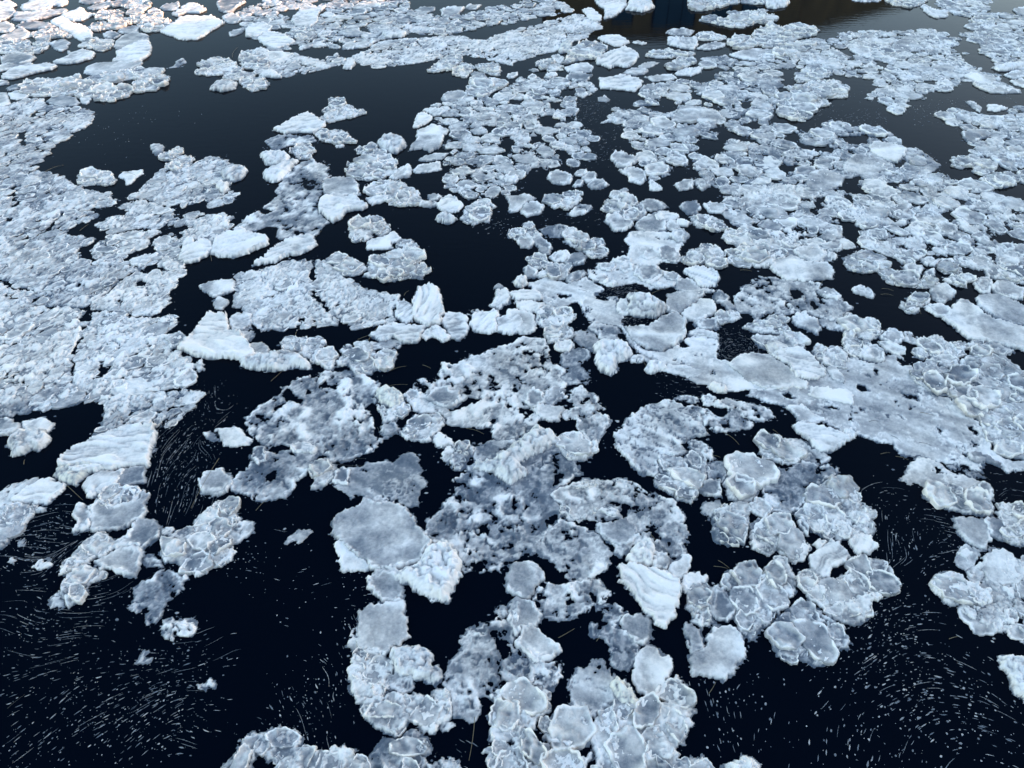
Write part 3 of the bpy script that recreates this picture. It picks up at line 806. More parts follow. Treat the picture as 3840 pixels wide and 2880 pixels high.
T16 =thin grey arm curling down right of the lacy raft|48,15 52,6 60,2 66,8 72,10 74,17 80,22 74,23 83,31 78,42 74,52 64,48 60,44 54,35 57,32 44,30 46,24 56,20
T22 =right part of the holed grey centre raft with rim arc|33,97 40,90 50,89 62,83 72,83 80,84 94,83 105,87 113,93 130,98 140,101 146,109 146,119 142,120 150,122 152,129 145,140 149,145 148,149 130,149 123,148 110,137 100,142 96,149 89,146 88,138 78,131 73,124 74,120 64,115 50,120 42,110 42,103
T20 =lower lobe of the holed grey centre raft|18,145 22,135 40,118 52,120 64,127 76,133 80,140 87,147 85,156 74,166 64,172 52,170 40,164 39,156 30,149
C20 =curved white rim ridge lying on the holed raft|41,107 44,106 52,115 62,116 70,109 79,108 86,107 94,110 93,115 85,115 78,111 70,112 62,119 53,119 43,112
C18 cc|50,89 62,87 78,84 80,85 74,89 60,91 51,91
W =white fan shaped ridge above the holed raft|-13,62 -3,58 6,50 15,43 23,38 33,43 40,48 26,60 13,64 6,70 14,76 6,83 0,87 -20,76 -34,75 -33,69 -15,68
C34 =white pancake pair with a dark stick on top|39,53 42,46 52,42 60,44 64,52 74,50 74,54 69,62 63,65 51,66 44,62
W =bright white faceted block right of the holed raft|102,148 108,139 119,136 123,143 122,153 119,157 106,155 98,153
L cc|73,121 83,121 97,117 108,124 108,132 100,140 90,138 79,131
L =white triangular shard at lower centre right|135,158 150,148 156,151 150,164 144,168 138,168
P lc|122,152 129,147 136,152 133,160 123,160
R-35 =large ridged grey white slab tapering downward at lower centre|93,168 92,157 100,156 110,158 124,160 134,164 145,171 147,179 143,192 138,203 131,210 125,208 118,198 110,188 102,178
D =round dimpled grey floe in the black water right of centre|89,44 96,40 100,31 112,22 121,19 130,16 139,15 150,20 160,26 164,34 168,44 158,46 148,49 145,53 150,59 144,63 127,62 125,70 125,79 115,79 106,72 98,62 91,55
C38 =grey pancake group hanging below the dimpled round floe|125,65 130,61 138,65 148,65 155,59 164,60 169,69 168,80 162,88 160,96 156,105 144,101 140,96 135,95 124,88 124,82 127,78 126,70
T14 cc|153,50 160,49 172,58 174,66 168,68 162,59 156,56
T14 cc|169,70 178,68 187,68 186,76 181,85 175,87 170,80
P cc|161,93 166,85 178,84 181,93 180,98 168,97
C52 =white trapezoid of stacked slabs right of grey pancakes|180,86 187,77 185,68 200,66 222,67 222,75 215,83 210,95 206,102 197,103 188,99
C46 =hexagonal white floe with raised seams at right centre|173,125 174,110 186,105 196,104 206,108 205,118 202,132 199,139 187,141 176,136
T10 cc|164,111 168,103 180,102 184,105 174,109 172,113 168,114
P cc|205,106 213,100 221,102 225,110 218,117 208,112
T20 =lacy thin ice right of the dimpled round floe|148,21 156,19 166,22 174,26 182,30 190,23 196,25 198,30 209,34 206,38 190,41 178,41 168,39 164,33 158,24
T20 sl|142,13 150,11 160,12 158,16 170,18 185,13 195,15 221,22 228,30 221,32 200,29 185,21 170,20 150,16
P sl|164,11 170,10 176,13 174,16 166,16
W sl|169,3 174,0 186,4 185,9 176,7
@D3
C36 =cluster of rimmed floes left of the round plate floe|184,6 188,-4 200,-11 207,-8 212,0 213,5 221,-8 229,-17 238,-15 243,0 245,13 237,20 236,29 231,34 221,27 224,34 223,39 213,45 209,53 203,54 195,45 193,37 195,25 191,15
P =tall egg shaped rimmed floe at lower centre right|171,24 172,13 176,9 185,13 193,23 193,34 185,38 174,36 170,30
C40 lc|149,28 153,18 162,6 170,9 170,25 172,40 178,44 170,44 155,43 154,33
L lc|147,8 148,0 160,-2 168,3 160,8 153,16
L lc|150,42 164,47 163,53 166,56 164,64 155,68 154,56
L =dark grey mottled plate at lower right centre|154,86 156,70 165,65 168,56 174,46 186,45 195,46 201,56 201,70 192,76 189,84 184,89 170,88
P =bright rounded white pancake at lower centre|93,40 96,35 110,34 118,38 120,46 117,57 113,59 105,54 98,48
P lc|-4,2 2,-9 15,-11 25,-6 27,2 19,11 20,16 14,19 6,17 -2,12
P =tilted oval pancake with deep rim at lower centre|4,60 10,47 16,44 24,47 30,54 42,62 43,66 38,69 26,75 19,73 13,66
P lc|-2,40 0,20 6,18 17,22 25,33 21,44 10,46 4,51
T45 =broken thin ice crumbs between pancakes at lower centre|27,6 40,10 56,6 74,2 83,14 80,22 70,25 64,30 56,36 44,39 33,37 23,33 17,23
T25 lc|74,28 82,24 90,23 98,33 93,39 87,42 94,48 106,56 110,62 108,70 100,82 90,79 86,72 87,61 80,53 70,52 68,43 78,40 83,33
T20 lc|-4,69 12,70 26,76 42,75 41,85 35,94 28,96 18,93 -4,94
C40 =white lumpy floe group at the bottom centre|-20,102 -6,96 10,94 20,93 28,98 34,100 33,106 36,113 34,119 23,124 21,131 14,134 0,142 -20,142 -16,130 -20,121 -12,111
C42 =grey white lumpy plate at the bottom centre|24,129 26,125 41,114 54,120 64,124 68,130 67,148 58,151 46,148 34,145 28,138
C44 =bottom edge cluster of white slabs left of centre line|-4,143 11,133 20,140 32,145 33,150 31,166 30,176 -19,176 -19,155 -27,150 -10,143
C36 lc|31,172 33,148 45,149 57,151 58,158 68,152 68,156 60,164 59,176 32,176
C56 =large grey white floe of welded plates at the bottom|68,172 70,160 74,156 69,144 68,133 74,122 86,111 100,109 111,108 133,108 132,93 144,88 151,93 154,105 155,117 150,122 157,127 150,133 147,142 138,145 143,153 139,160 150,160 165,155 174,166 174,176 69,176
L =triangular folded plate on the bottom welded floe|68,133 74,130 86,130 97,136 90,146 79,156 74,154 69,143
P =round white pancake at the bottom edge|115,148 120,141 132,140 139,148 139,157 128,158 117,159
L =tall pale plate standing out at lower centre right|104,81 106,70 116,60 124,64 129,70 137,72 137,78 133,90 131,105 119,106 108,99 105,92
W =cream crumpled lump left of the tall pale plate|85,96 90,90 97,93 103,102 109,111 104,113 94,110 88,103
T12 =thin fringed grey ice left of the cream lump|50,92 57,81 67,80 68,73 76,73 81,80 88,83 86,96 88,106 76,118 65,122 58,118 51,109 51,101
W =small white lump at the bottom right edge|184,166 193,161 204,160 212,166 214,176 184,176
@D2
L =smooth grey plate above the round white lumps|89,38 91,31 100,25 115,24 126,22 127,28 128,35 130,43 128,47 132,54 124,60 115,62 113,68 100,64 91,62 89,50
T10 lc|80,60 83,51 89,43 90,62 85,64
C40 =big round cream white lump at lower left centre|80,85 84,70 90,64 101,63 112,69 119,75 118,83 112,93 109,103 98,109 89,110 83,100
W =knobbly white lump right of the big round lump|118,72 119,64 125,62 135,61 148,64 153,70 151,76 160,82 162,86 154,93 145,90 136,86 121,83
T8 lc|113,90 119,84 134,86 136,95 128,101 115,97
C44 =curved floe with cupped pancake below the round lump|92,118 91,109 101,108 113,102 125,103 131,115 131,125 127,132 120,139 114,134 102,129 95,122
C44 =bat shaped white floe at lower centre left|124,109 127,104 137,100 146,105 152,107 156,99 164,100 168,106 169,120 162,126 156,129 154,136 149,137 140,129 131,121
T8 lf|161,131 164,127 171,129 170,133 163,134
T14 =thin dark grey ice at the bottom edge|102,176 100,160 106,150 113,142 120,144 128,158 129,176
C40 =tall white floe touching the bottom edge|119,145 124,138 133,131 142,135 150,149 149,153 142,152 147,160 146,176 129,176 125,156
T25 lc|149,160 154,154 172,158 175,166 172,176 150,176
C40 =thick white pancake bank along the bottom left edge|-29,166 -15,151 -14,145 -7,139 0,138 10,139 18,131 26,131 35,133 41,143 37,148 48,148 64,155 64,148 74,147 83,150 87,156 96,159 100,164 102,176 16,176 19,162 10,159 0,154 -3,164 -10,176 -30,176
T34 =lacy coral like thin ice at lower centre|162,91 169,79 173,69 181,64 177,55 188,47 200,50 195,45 210,38 207,30 215,26 230,25 226,40 220,56 225,70 240,70 260,80 264,86 256,94 240,90 221,105 210,105 190,104 192,113 186,125 170,119 169,106
"""
HOLE_DATA = """
@A2
H 13,26 23,24 37,24 29,29 18,28
H 18,12 30,8 39,6 36,13 29,18 27,14
H 48,2 52,0 68,0 60,4 56,6 49,6
H 8,8 13,5 17,6 15,8
H 53,15 56,10 62,7 60,11 70,16 64,16
H 27,40 38,38 37,42 47,40 60,42 70,43 74,37 76,38 74,44 60,52 53,49 38,47 31,45
H 89,23 94,23 96,27 89,27
H 74,45 86,43 98,39 96,43 83,48 77,49
H 132,2 131,-3 157,-3 156,4 145,6 156,5 160,11 150,13 136,10
H 175,12 185,8 205,4 204,6 188,11 176,14
H 130,31 138,29 150,32 140,33 131,33
H 169,30 185,26 221,21 245,15 276,11 270,13 240,21 221,25 200,32 195,34 176,31
H 76,8 84,7 80,9 76,9
H 134,19 142,19 139,21 133,20
H 195,109 205,108 210,112 204,116 197,113
H 213,119 220,117 221,130 213,134 209,128
H 166,118 172,121 176,124 168,123
H 183,110 187,112 184,115
H 186,115 192,116 189,120
@A3
H 40,78 52,76 54,82 46,86 41,83
H 55,88 64,84 84,87 80,100 70,106 62,102 56,96
H -2,86 13,87 10,91 -2,90
H 30,88 42,88 46,94 36,96
H 23,102 33,99 41,104 36,111 26,110
H 45,101 55,100 54,106 47,105
H 16,119 24,116 24,122 18,127 14,124
H 36,128 46,130 52,136 46,142 38,134
H -4,122 0,120 2,126 -3,132
H 71,79 90,79 112,83 104,92 88,90 84,86
H 128,84 138,84 143,92 136,98 126,94
H 117,62 125,63 128,66 118,65
H 160,66 168,59 176,60 174,66 163,71
H 148,80 158,80 170,87 166,91 150,84
H 172,88 180,86 182,90 174,95
H 185,60 195,57 195,60 190,63
H 208,62 216,62 213,64
H 176,107 184,106 186,112 200,118 212,122 216,126 196,122 184,121 178,118
H 160,122 180,120 186,126 180,132 166,138 160,130
H 138,143 150,145 162,150 165,156 150,155 142,150
H 132,121 146,122 150,127 138,124
H 114,120 118,119 117,122
H 190,111 208,104 216,108 214,112 200,110
H 194,89 210,87 212,92 200,94
@A4
H 55,41 70,42 76,47 72,50 60,45
H 120,46 127,44 132,45 126,48
H 90,51 104,54 100,59 94,57
H 6,60 23,59 24,64 22,72 12,72 11,64
H 166,47 176,47 182,49 172,52
H 134,70 147,70 145,74 136,73
H 15,116 22,114 28,119 22,124 16,122
H 20,124 44,126 60,129 56,133 30,129
H 62,118 86,117 88,124 74,125 64,121
H 9,143 16,141 22,148 14,150 9,147
H 40,132 44,130 46,134
H 66,154 80,152 80,156 78,160 90,166 78,170 66,166 60,160
H 104,158 112,156 112,162 106,166
H 110,142 116,137 120,139 116,147 110,145
H 178,119 190,118 188,120 180,121
H 196,92 206,96 200,99
@B4
H 36,15 42,5 50,3 50,7 44,15 42,20 38,19
H 60,20 66,23 76,25 76,29 84,32 78,36 66,38 62,40 64,30 60,26
H 22,32 30,31 35,35 26,35
H 40,36 44,33 47,34 42,41
H 120,7 128,10 140,10 138,13 126,13
H 114,29 124,26 124,29 116,32
H 153,6 162,5 174,7 176,12 160,10
H 147,19 156,17 161,22 156,24
H 63,3 70,2 76,8 72,13 66,9
H 196,40 206,37 222,41 216,44 198,45
H 112,48 118,47 116,50
H 10,12 22,14 23,17 14,15
H 18,84 24,83 31,88 30,91 23,93 19,89
H 35,96 39,94 45,101 40,103 35,99
H 22,99 26,97 30,100 28,102
H 2,94 10,94 6,96
H 4,81 9,81 6,83
H 59,112 62,112 61,115
H 80,150 84,150 83,152
H 110,144 122,146 124,150 116,151
H 91,153 96,154 95,160 91,158
H 82,158 90,159 88,162
@C4
H 11,8 16,8 26,12 24,15 14,13
H 47,19 54,18 62,21 56,23
H 76,0 85,2 88,8 80,9 76,4
H 114,8 122,7 131,11 130,15 120,13 115,12
H 119,20 125,20 123,23 119,23
H 101,27 105,27 105,30 101,29
H 170,36 176,37 181,44 176,44
H 109,25 118,31 113,29
H 154,66 163,65 160,68
H 166,70 175,70 174,74 168,73
H -4,94 8,93 14,97 0,96
H 20,95 22,99 20,101
H 71,120 74,121 72,123
H 86,117 88,118 87,120
H 0,81 8,82 6,85 -3,84
H 178,2 183,0 182,5 180,8 177,5
H 168,13 175,15 172,18
H 185,170 188,169 188,175 184,175
@D4
H 197,4 206,2 208,8 204,10 200,8
H 202,32 206,34 204,36
@B1
H 49,18 55,17 55,22 52,23
H 69,110 76,101 79,104 77,110 72,112
H 82,79 87,77 88,80
H 117,78 124,76 130,79 124,81 119,83
H 119,88 132,89 124,90
H 103,93 106,92 107,98 103,99
H 33,122 38,120 36,124
H 45,136 47,135 48,139 45,139
H 20,148 26,143 28,144 22,150
H 84,144 88,146 89,152 95,151 94,156 88,161 82,158 86,154
H 40,158 44,157 43,161
H 62,158 66,158 65,161
H 83,116 87,116 86,119
H 114,116 118,118 117,120
H 135,140 144,140 140,142
H 140,160 155,160 150,162
H 39,67 42,67 41,69
H 39,37 41,38 40,41
H 41,43 44,43 43,45
H 9,106 11,105 10,110
H 49,92 52,92 51,94
H 64,91 68,93 68,94 65,93
H 16,17 20,17 18,18
H 2,29 5,28 4,30
H 122,34 130,31 139,32 134,34
H 168,43 175,42 174,44 169,46
H 124,66 138,60 140,62 138,68 128,69
H 110,55 123,52 135,48 134,52 122,56 112,62 108,61
H 113,21 115,20 116,23
H 88,67 98,66 96,67
H 10,166 13,168 11,171
K0.5 11,-2 12,3 11,6 16,8 13,12
K0.5 0,21 4,24 10,24
K0.4 5,90 14,92
K0.4 46,26 43,32 40,38
@A1
H 16,115 22,114 24,118 21,122 26,125 20,127 16,123
H 36,123 43,121 41,124
H 6,140 13,137 14,139 9,142
H 26,106 30,104 29,108 25,108
H 19,107 22,106 21,108
H 40,112 50,112 46,113
H 0,126 3,128 1,131
H 9,162 14,160 13,164 9,166
H 0,152 5,155 2,159
K0.5 27,101 31,98 37,97
H 95,73 115,69 112,74 103,76
H 108,40 118,38 112,42 105,43
@B2
H 47,65 50,62 52,60 52,63 49,67
H 41,88 43,88 42,92
H 37,104 38,100 39,106
H 61,101 64,101 62,103
K0.45 50,60 49,75 50,88 57,95 62,101 68,108 73,113 76,116
H 10,117 11,114 12,117
H 27,5 33,5 29,7
H 35,7 39,6 37,8
H 24,13 29,14 28,18 24,17
H 33,14 36,14 35,16
H 50,13 56,13 53,16
H 43,3 46,4 43,5
@B3
H 83,86 96,80 107,80 104,84 92,88 86,92
H 70,88 78,90 86,93 80,95 72,92
H 56,115 62,106 64,108 68,114 62,120 54,118
H 92,111 100,107 110,109 104,114 96,114
H 40,88 52,89 50,92 42,92
H 118,116 127,118 124,120 118,118
H 144,131 148,127 152,134 148,136 145,134
H 196,119 203,118 210,124 206,128 198,127
H 178,128 196,125 208,128 211,136 204,142 190,146 178,145
H 94,124 99,130 97,134 94,130
H 67,111 72,109 71,112
H 70,107 72,107 71,109
H 35,92 38,92 37,94
H 30,90 33,90 32,92
H 34,132 40,134 42,142 38,150 34,146 32,138
H 196,104 206,104 212,112 206,113 198,108
@C2
H 22,5 28,4 32,8 38,13 42,18 40,20 32,16 24,12
H 15,20 22,15 26,18 20,22 16,26
H 92,21 100,15 104,18 103,26 96,25
H 55,10 57,8 59,10 57,12
H 60,15 63,14 62,18 60,17
H 78,10 84,9 83,12 79,12
H 61,28 64,28 65,32 62,33
H 70,32 73,32 72,34
H 80,33 87,31 87,34 82,35
H 62,54 68,52 70,55 64,60
H 90,51 94,51 93,54 91,54
H 79,53 82,53 81,55
H 10,35 16,35 16,38 11,36
H -2,44 2,44 1,50 -2,49
H 29,26 32,26 31,28
H 10,47 12,48 11,49
H 64,4 66,4 65,8
H 8,78 14,74 19,74 18,82 12,86 8,84
H 28,60 33,57 33,62 29,62
H 165,21 170,19 186,13 194,12 195,15 185,19 176,24 168,25
H 163,37 169,42 165,45 161,41
H 180,39 189,36 192,42 199,43 204,37 209,33 208,30 200,29 201,33 205,38 204,47 199,48 185,43
H 200,4 208,2 212,4 204,7
H 213,19 218,19 217,24 213,23
H 198,79 204,78 204,82 199,83
H 190,91 196,92 194,98 191,95
H 203,104 206,103 205,109 203,108
H 196,109 202,112 201,114 197,113
H 168,121 174,118 174,122 170,124
H 174,110 180,109 184,113 176,113
H 214,110 220,111 221,113 215,113
H 207,141 209,141 208,144
H 196,137 200,136 199,138
H 172,130 178,130 175,132
H 180,145 183,145 182,147
H 112,12 118,10 117,13
H 91,73 100,74 96,76 91,76
@C3
H 24,62 28,62 26,69 24,71
H 33,60 42,59 42,62 36,64
H 35,79 39,77 45,77 46,80 41,85 35,88
H 48,75 54,73 53,77 49,77
H 20,76 23,75 22,80 20,79
H 16,93 20,92 19,98 23,98 20,103 16,97
H 18,87 23,86 22,90 19,90
H -1,98 3,98 3,106 2,112 -1,112
H 10,104 15,104 13,108 10,111
H 30,113 36,110 41,114 38,120 30,126 24,130 27,120
H 46,130 50,134 58,128 58,132 50,136 46,134
H 63,126 68,122 74,120 73,124 66,129
H 93,104 96,103 104,104 106,109 100,112 98,118 94,114
H 80,119 90,116 94,118 86,121
H 83,101 86,101 85,104 83,103
H 52,104 55,105 53,106
H 58,102 61,102 60,104
H 90,91 95,91 92,93
H 4,125 13,117 12,120 6,125
H 31,141 34,141 33,144
H 43,145 47,144 46,148
H 58,142 61,142 60,145
H 35,146 37,146 36,148
H 126,131 132,134 131,138 127,136
H 122,137 127,141 128,148 123,146
H 112,128 124,124 130,120 126,127 116,130
H 34,33 42,31 56,31 57,34 54,36 60,44 50,42 40,48 33,42 24,34
H 32,20 45,12 54,16 54,20 46,22 42,20
H 12,24 19,23 20,26 14,29 11,27
H 110,46 117,49 125,54 140,52 125,55 116,52
H 145,50 150,49 152,58 150,62 147,58
H 180,35 188,34 190,37 182,39
H 168,20 174,19 174,22 168,22
H 149,70 154,71 155,74 150,74
H 137,78 142,76 142,79 138,80
H 176,80 181,79 181,83 177,83
H 48,84 56,82 58,84 52,87
H 60,12 66,11 68,14 62,16
H 52,9 56,10 54,12
H 132,24 135,24 134,26
H 134,46 137,47 135,48
H 143,29 145,29 144,31
@D2
H 201,50 206,46 210,48 208,56 203,55
H 174,72 177,71 176,74
H 175,82 179,82 177,84
H 185,87 188,88 187,91
H 175,93 180,94 177,95
H 182,99 186,100 184,104 181,103
H 174,100 177,100 176,103
H 189,84 192,84 191,87
H 200,90 206,90 204,95 200,95
H 193,52 196,52 194,55
H 182,108 186,109 186,114 182,114
H 209,58 215,52 220,60 222,70 212,74 208,68
@D3
H 92,82 104,82 105,94 98,92
H 107,60 110,60 109,66 106,65
H 75,98 82,97 80,100 75,100
H 4,77 9,77 8,82 4,81
H 10,82 17,82 16,85 11,86
H 59,24 62,20 66,24
"""
FLECK_DATA = """
@C1
Z585,.03,.30,.006,.02 172,4 200,8 196,30 186,60 183,72 178,80 166,105 150,120 132,118 128,100 125,85 130,65 135,45 160,30
G 174,8 172,18 156,33 142,45 134,60 129,78
G 192,24 175,28 160,40 140,62 133,90 133,116
G 186,66 170,58 156,70 145,85 138,110
G 184,62 181,74 170,82 169,100 160,118
G 180,4 182,20 190,30 196,26
Z337,.04,.35,.008,.022 28,114 45,111 65,119 82,131 70,142 56,156 45,166 0,170 0,146 15,130
G 24,122 45,115 64,121
G 20,131 50,131 80,130
G 78,131 65,143 50,156 40,166
G 0,140 20,136 50,140
G 0,155 15,162 30,160
Z45,.02,.08,.01,.02 200,145 220,140 221,166 190,166
@D1
Z370,.03,.26,.006,.018 0,0 50,2 46,14 60,28 90,8 112,30 130,45 138,56 165,56 180,30 165,10 221,0 221,70 0,70
G 0,6 30,8 48,6 50,15
G 0,22 20,19 30,28 60,30
G 80,15 100,12 110,4
G 160,10 190,18 221,20
G 0,60 30,69 50,65
G 60,40 90,38 120,60 150,62
G 150,65 165,64 178,60 188,54
G 165,28 200,36 221,44
Z900,.015,.13,.006,.018 0,70 221,60 221,130 205,138 195,160 190,166 0,166
G 0,100 40,85 90,72 130,70
G 10,160 50,130 110,100 180,70
G 90,165 130,130 160,112
G 50,120 60,110 80,100
G 110,165 150,130 170,140
G 150,90 190,95 221,90
@D2
Z370,.02,.22,.006,.02 0,0 96,0 98,25 88,45 80,62 80,95 88,115 95,128 70,146 40,138 0,132
G 0,8 30,20 55,10 74,5
G 0,28 30,32 50,42
G 0,48 25,50 45,70
G 55,48 60,58
G 30,80 34,70 52,62 66,70 73,82 70,95
G 70,60 76,75 79,90
G 40,100 50,112 52,124
G 40,45 46,60 66,85
Z33,.02,.1,.006,.012 150,140 180,132 188,150 170,160 150,150
G 150,140 165,134 185,140
G 178,144 188,153
@D4
Z1012,.012,.11,.008,.026 -50,60 0,70 25,74 60,72 70,60 90,22 112,10 140,10 150,24 175,40 200,52 221,60 228,72 205,75 208,90 221,110 228,166 -30,166 -60,140
G 5,166 12,120 30,90 50,72
G 60,166 62,130 75,110 100,95 140,85 190,100 221,125
G 30,166 32,120 55,95 75,80 110,55 150,55 190,75 221,105
G 90,30 110,20 130,18
G 90,60 120,40 150,38 190,60
G 100,166 110,130 140,110 180,115 221,130
G -60,95 -55,115 -52,140 -42,160
G -30,80 -20,70 -5,66 10,78
@C4
Z258,.02,.28,.008,.02 85,100 90,90 118,90 124,100 140,105 160,113 160,140 166,160 112,166 100,150 94,135 95,110
G 85,100 92,112 93,120
G 86,95 95,90 110,90 124,94
G 96,100 100,115 99,135 102,150
G 110,105 100,104 98,112
G 122,105 121,125 124,142 130,152
G 130,115 150,118 158,120
G 110,160 130,150 150,148
Z55,.05,.25,.006,.012 196,86 221,84 221,104 196,104
G 197,95 205,88 221,92
G 200,104 208,96 221,98
@C3
Z123,.02,.14,.006,.014 80,0 150,0 150,12 130,15 90,6
G 90,2 110,4 130,2 150,6
@B3
Z292,.01,.06,.006,.012 83,86 96,80 107,80 104,84 92,88 86,92
Z190,.01,.06,.006,.012 92,111 100,107 110,109 104,114 96,114
Z472,.01,.07,.006,.012 178,128 196,125 208,128 211,136 204,142 190,146 178,145
G 180,130 195,127 208,132 205,140 190,144 180,140 184,133 197,131
G 84,90 95,83 106,81
Z45,.02,.06,.01,.02 2,20 90,16 90,30 60,28 10,24
Z67,.02,.08,.01,.016 60,155 116,155 130,166 60,166
@A4
Z157,.05,.22,.012,.03 66,78 92,80 101,95 100,110 60,108 36,108 36,98 44,92
G 74,80 66,92 50,94 42,98 34,106
Z157,.05,.22,.012,.03 120,92 150,88 170,86 215,82 215,90 150,100 140,108 122,108
G 126,90 123,100 140,108 150,106
G 160,83 190,86 215,87
@A3
Z123,.02,.08,.012,.022 66,108 90,110 108,128 110,150 72,140
Z180,.02,.1,.008,.02 56,88 84,88 80,104 60,104
@B2
Z45,.02,.06,.012,.02 198,22 221,22 221,36 198,36
@A1
Z45,.03,.1,.015,.025 60,120 120,90 190,90 150,140 60,150
"""
STRAW_DATA = """
@A1
1 105,150 125,148 118,153
1 39,149 55,143
1 201,50 206,41
1 27,101 37,96
@B1
1 69,34 77,28
1 183,60 181,54
1 69,19 80,17
1 45,4 42,-4
@B2
1 52,39 57,34
1 97,129 105,117
1 88,128 102,123
1 116,155 130,151
1 144,150 151,153
1 128,90 132,86
1 13,164 24,154
1 34,124 37,119
@B3
1 121,88 135,84
1 106,85 110,88
2 57,85 66,87
2 8,143 20,127
2 -2,150 7,151
1 112,146 116,153
1 189,63 200,62
1 197,68 207,69
@B4
1 43,85 47,77
1 130,100 132,106
1 98,84 108,86
1 97,89 108,90
@C1
1 190,66 166,109
1 58,88 72,101
1 21,70 22,66
@C2
2 66,69 95,65
2 70,70 92,71
1 108,4 131,1
2 208,60 221,53
1 182,39 197,44
1 0,110 10,100
2 105,38 107,46
@C3
1 182,42 196,53
1 178,153 188,160
1 174,158 186,160
1 118,128 135,146
2 51,54 52,57
1 170,62 180,64
@C4
2 106,45 115,51
2 130,51 141,54
2 87,33 95,33
1 97,61 105,60
1 110,63 121,66
1 131,25 143,28
2 178,74 192,84
1 4,40 10,45
@D1
2 7,115 22,103
@D2
1 189,122 184,160
@D3
1 40,54 54,46
1 73,57 77,53
1 170,102 176,92
1 56,117 60,121
@D4
1 156,55 166,53
"""

# ------------------------------------------------------------------ the water
def sheet(name, x0, x1, y0, y1, z, mat):
    v = np.array([(x0, y0, z), (x1, y0, z), (x1, y1, z), (x0, y1, z)])
    o = link(name, quick_mesh(name, v, np.array([[0, 1, 2, 3]]), mat=mat))
    o['kind'] = 'structure'
    return o


sheet('river_water', -1500, 1500, -1500, 1500, 0.0, WATER)

# ------------------------------------------------------------------ parse the traced outlines
TILE = 960.0 / 221.2


def parse(txt, holes=False):
    out, ox, oy = [], 0, 0
    for ln in txt.strip().splitlines():
        ln = ln.strip()
        if not ln:
            continue
        if ln[0] == '@':
            oy = 'ABCD'.index(ln[1]) * 720
            ox = (int(ln[2]) - 1) * 960
            continue
        if holes:
            head, pts = ln.split(' ', 1)
        else:
            head, pts = ln.rsplit('|', 1)
        P = []
        for q in pts.split():
            a, b = q.split(',')
            P.append(ground(ox + float(a) * TILE, oy + float(b) * TILE))
        out.append((head, P))
    return out


FLOES = []
for head, P in parse(DATA):
    st, key = head.split(' ', 1)
    prm = st[1:]
    f = dict(style=st[0], prm=float(prm) if prm else None, key=key.strip(), P=P, bb=bbox(P))
    f['rm'] = (f['prm'] or 35) / 100.0 * min(0.64, 0.43 + 0.28 * (0.5 * (f['bb'][1] + f['bb'][3])) / 30.0)   # mean pancake radius
    FLOES.append(f)
HOLES, CRACKS = [], []
for head, P in parse(HOLE_DATA, True):
    if head[0] == 'H':
        HOLES.append((P, bbox(P)))
    else:
        CRACKS.append((P, bbox(P), float(head[1:]) * 0.2))


def overlap(a, b, m=0.0):
    return a[0] - m < b[2] and b[0] - m < a[2] and a[1] - m < b[3] and b[1] - m < a[3]


TOPS = [f for f in FLOES if f['style'] in 'PRWLD']


def footprint(y):
    d = math.hypot(y, CAM_H)
    return d / F, CAM_H / d              # metres per pixel across, sine of the view angle


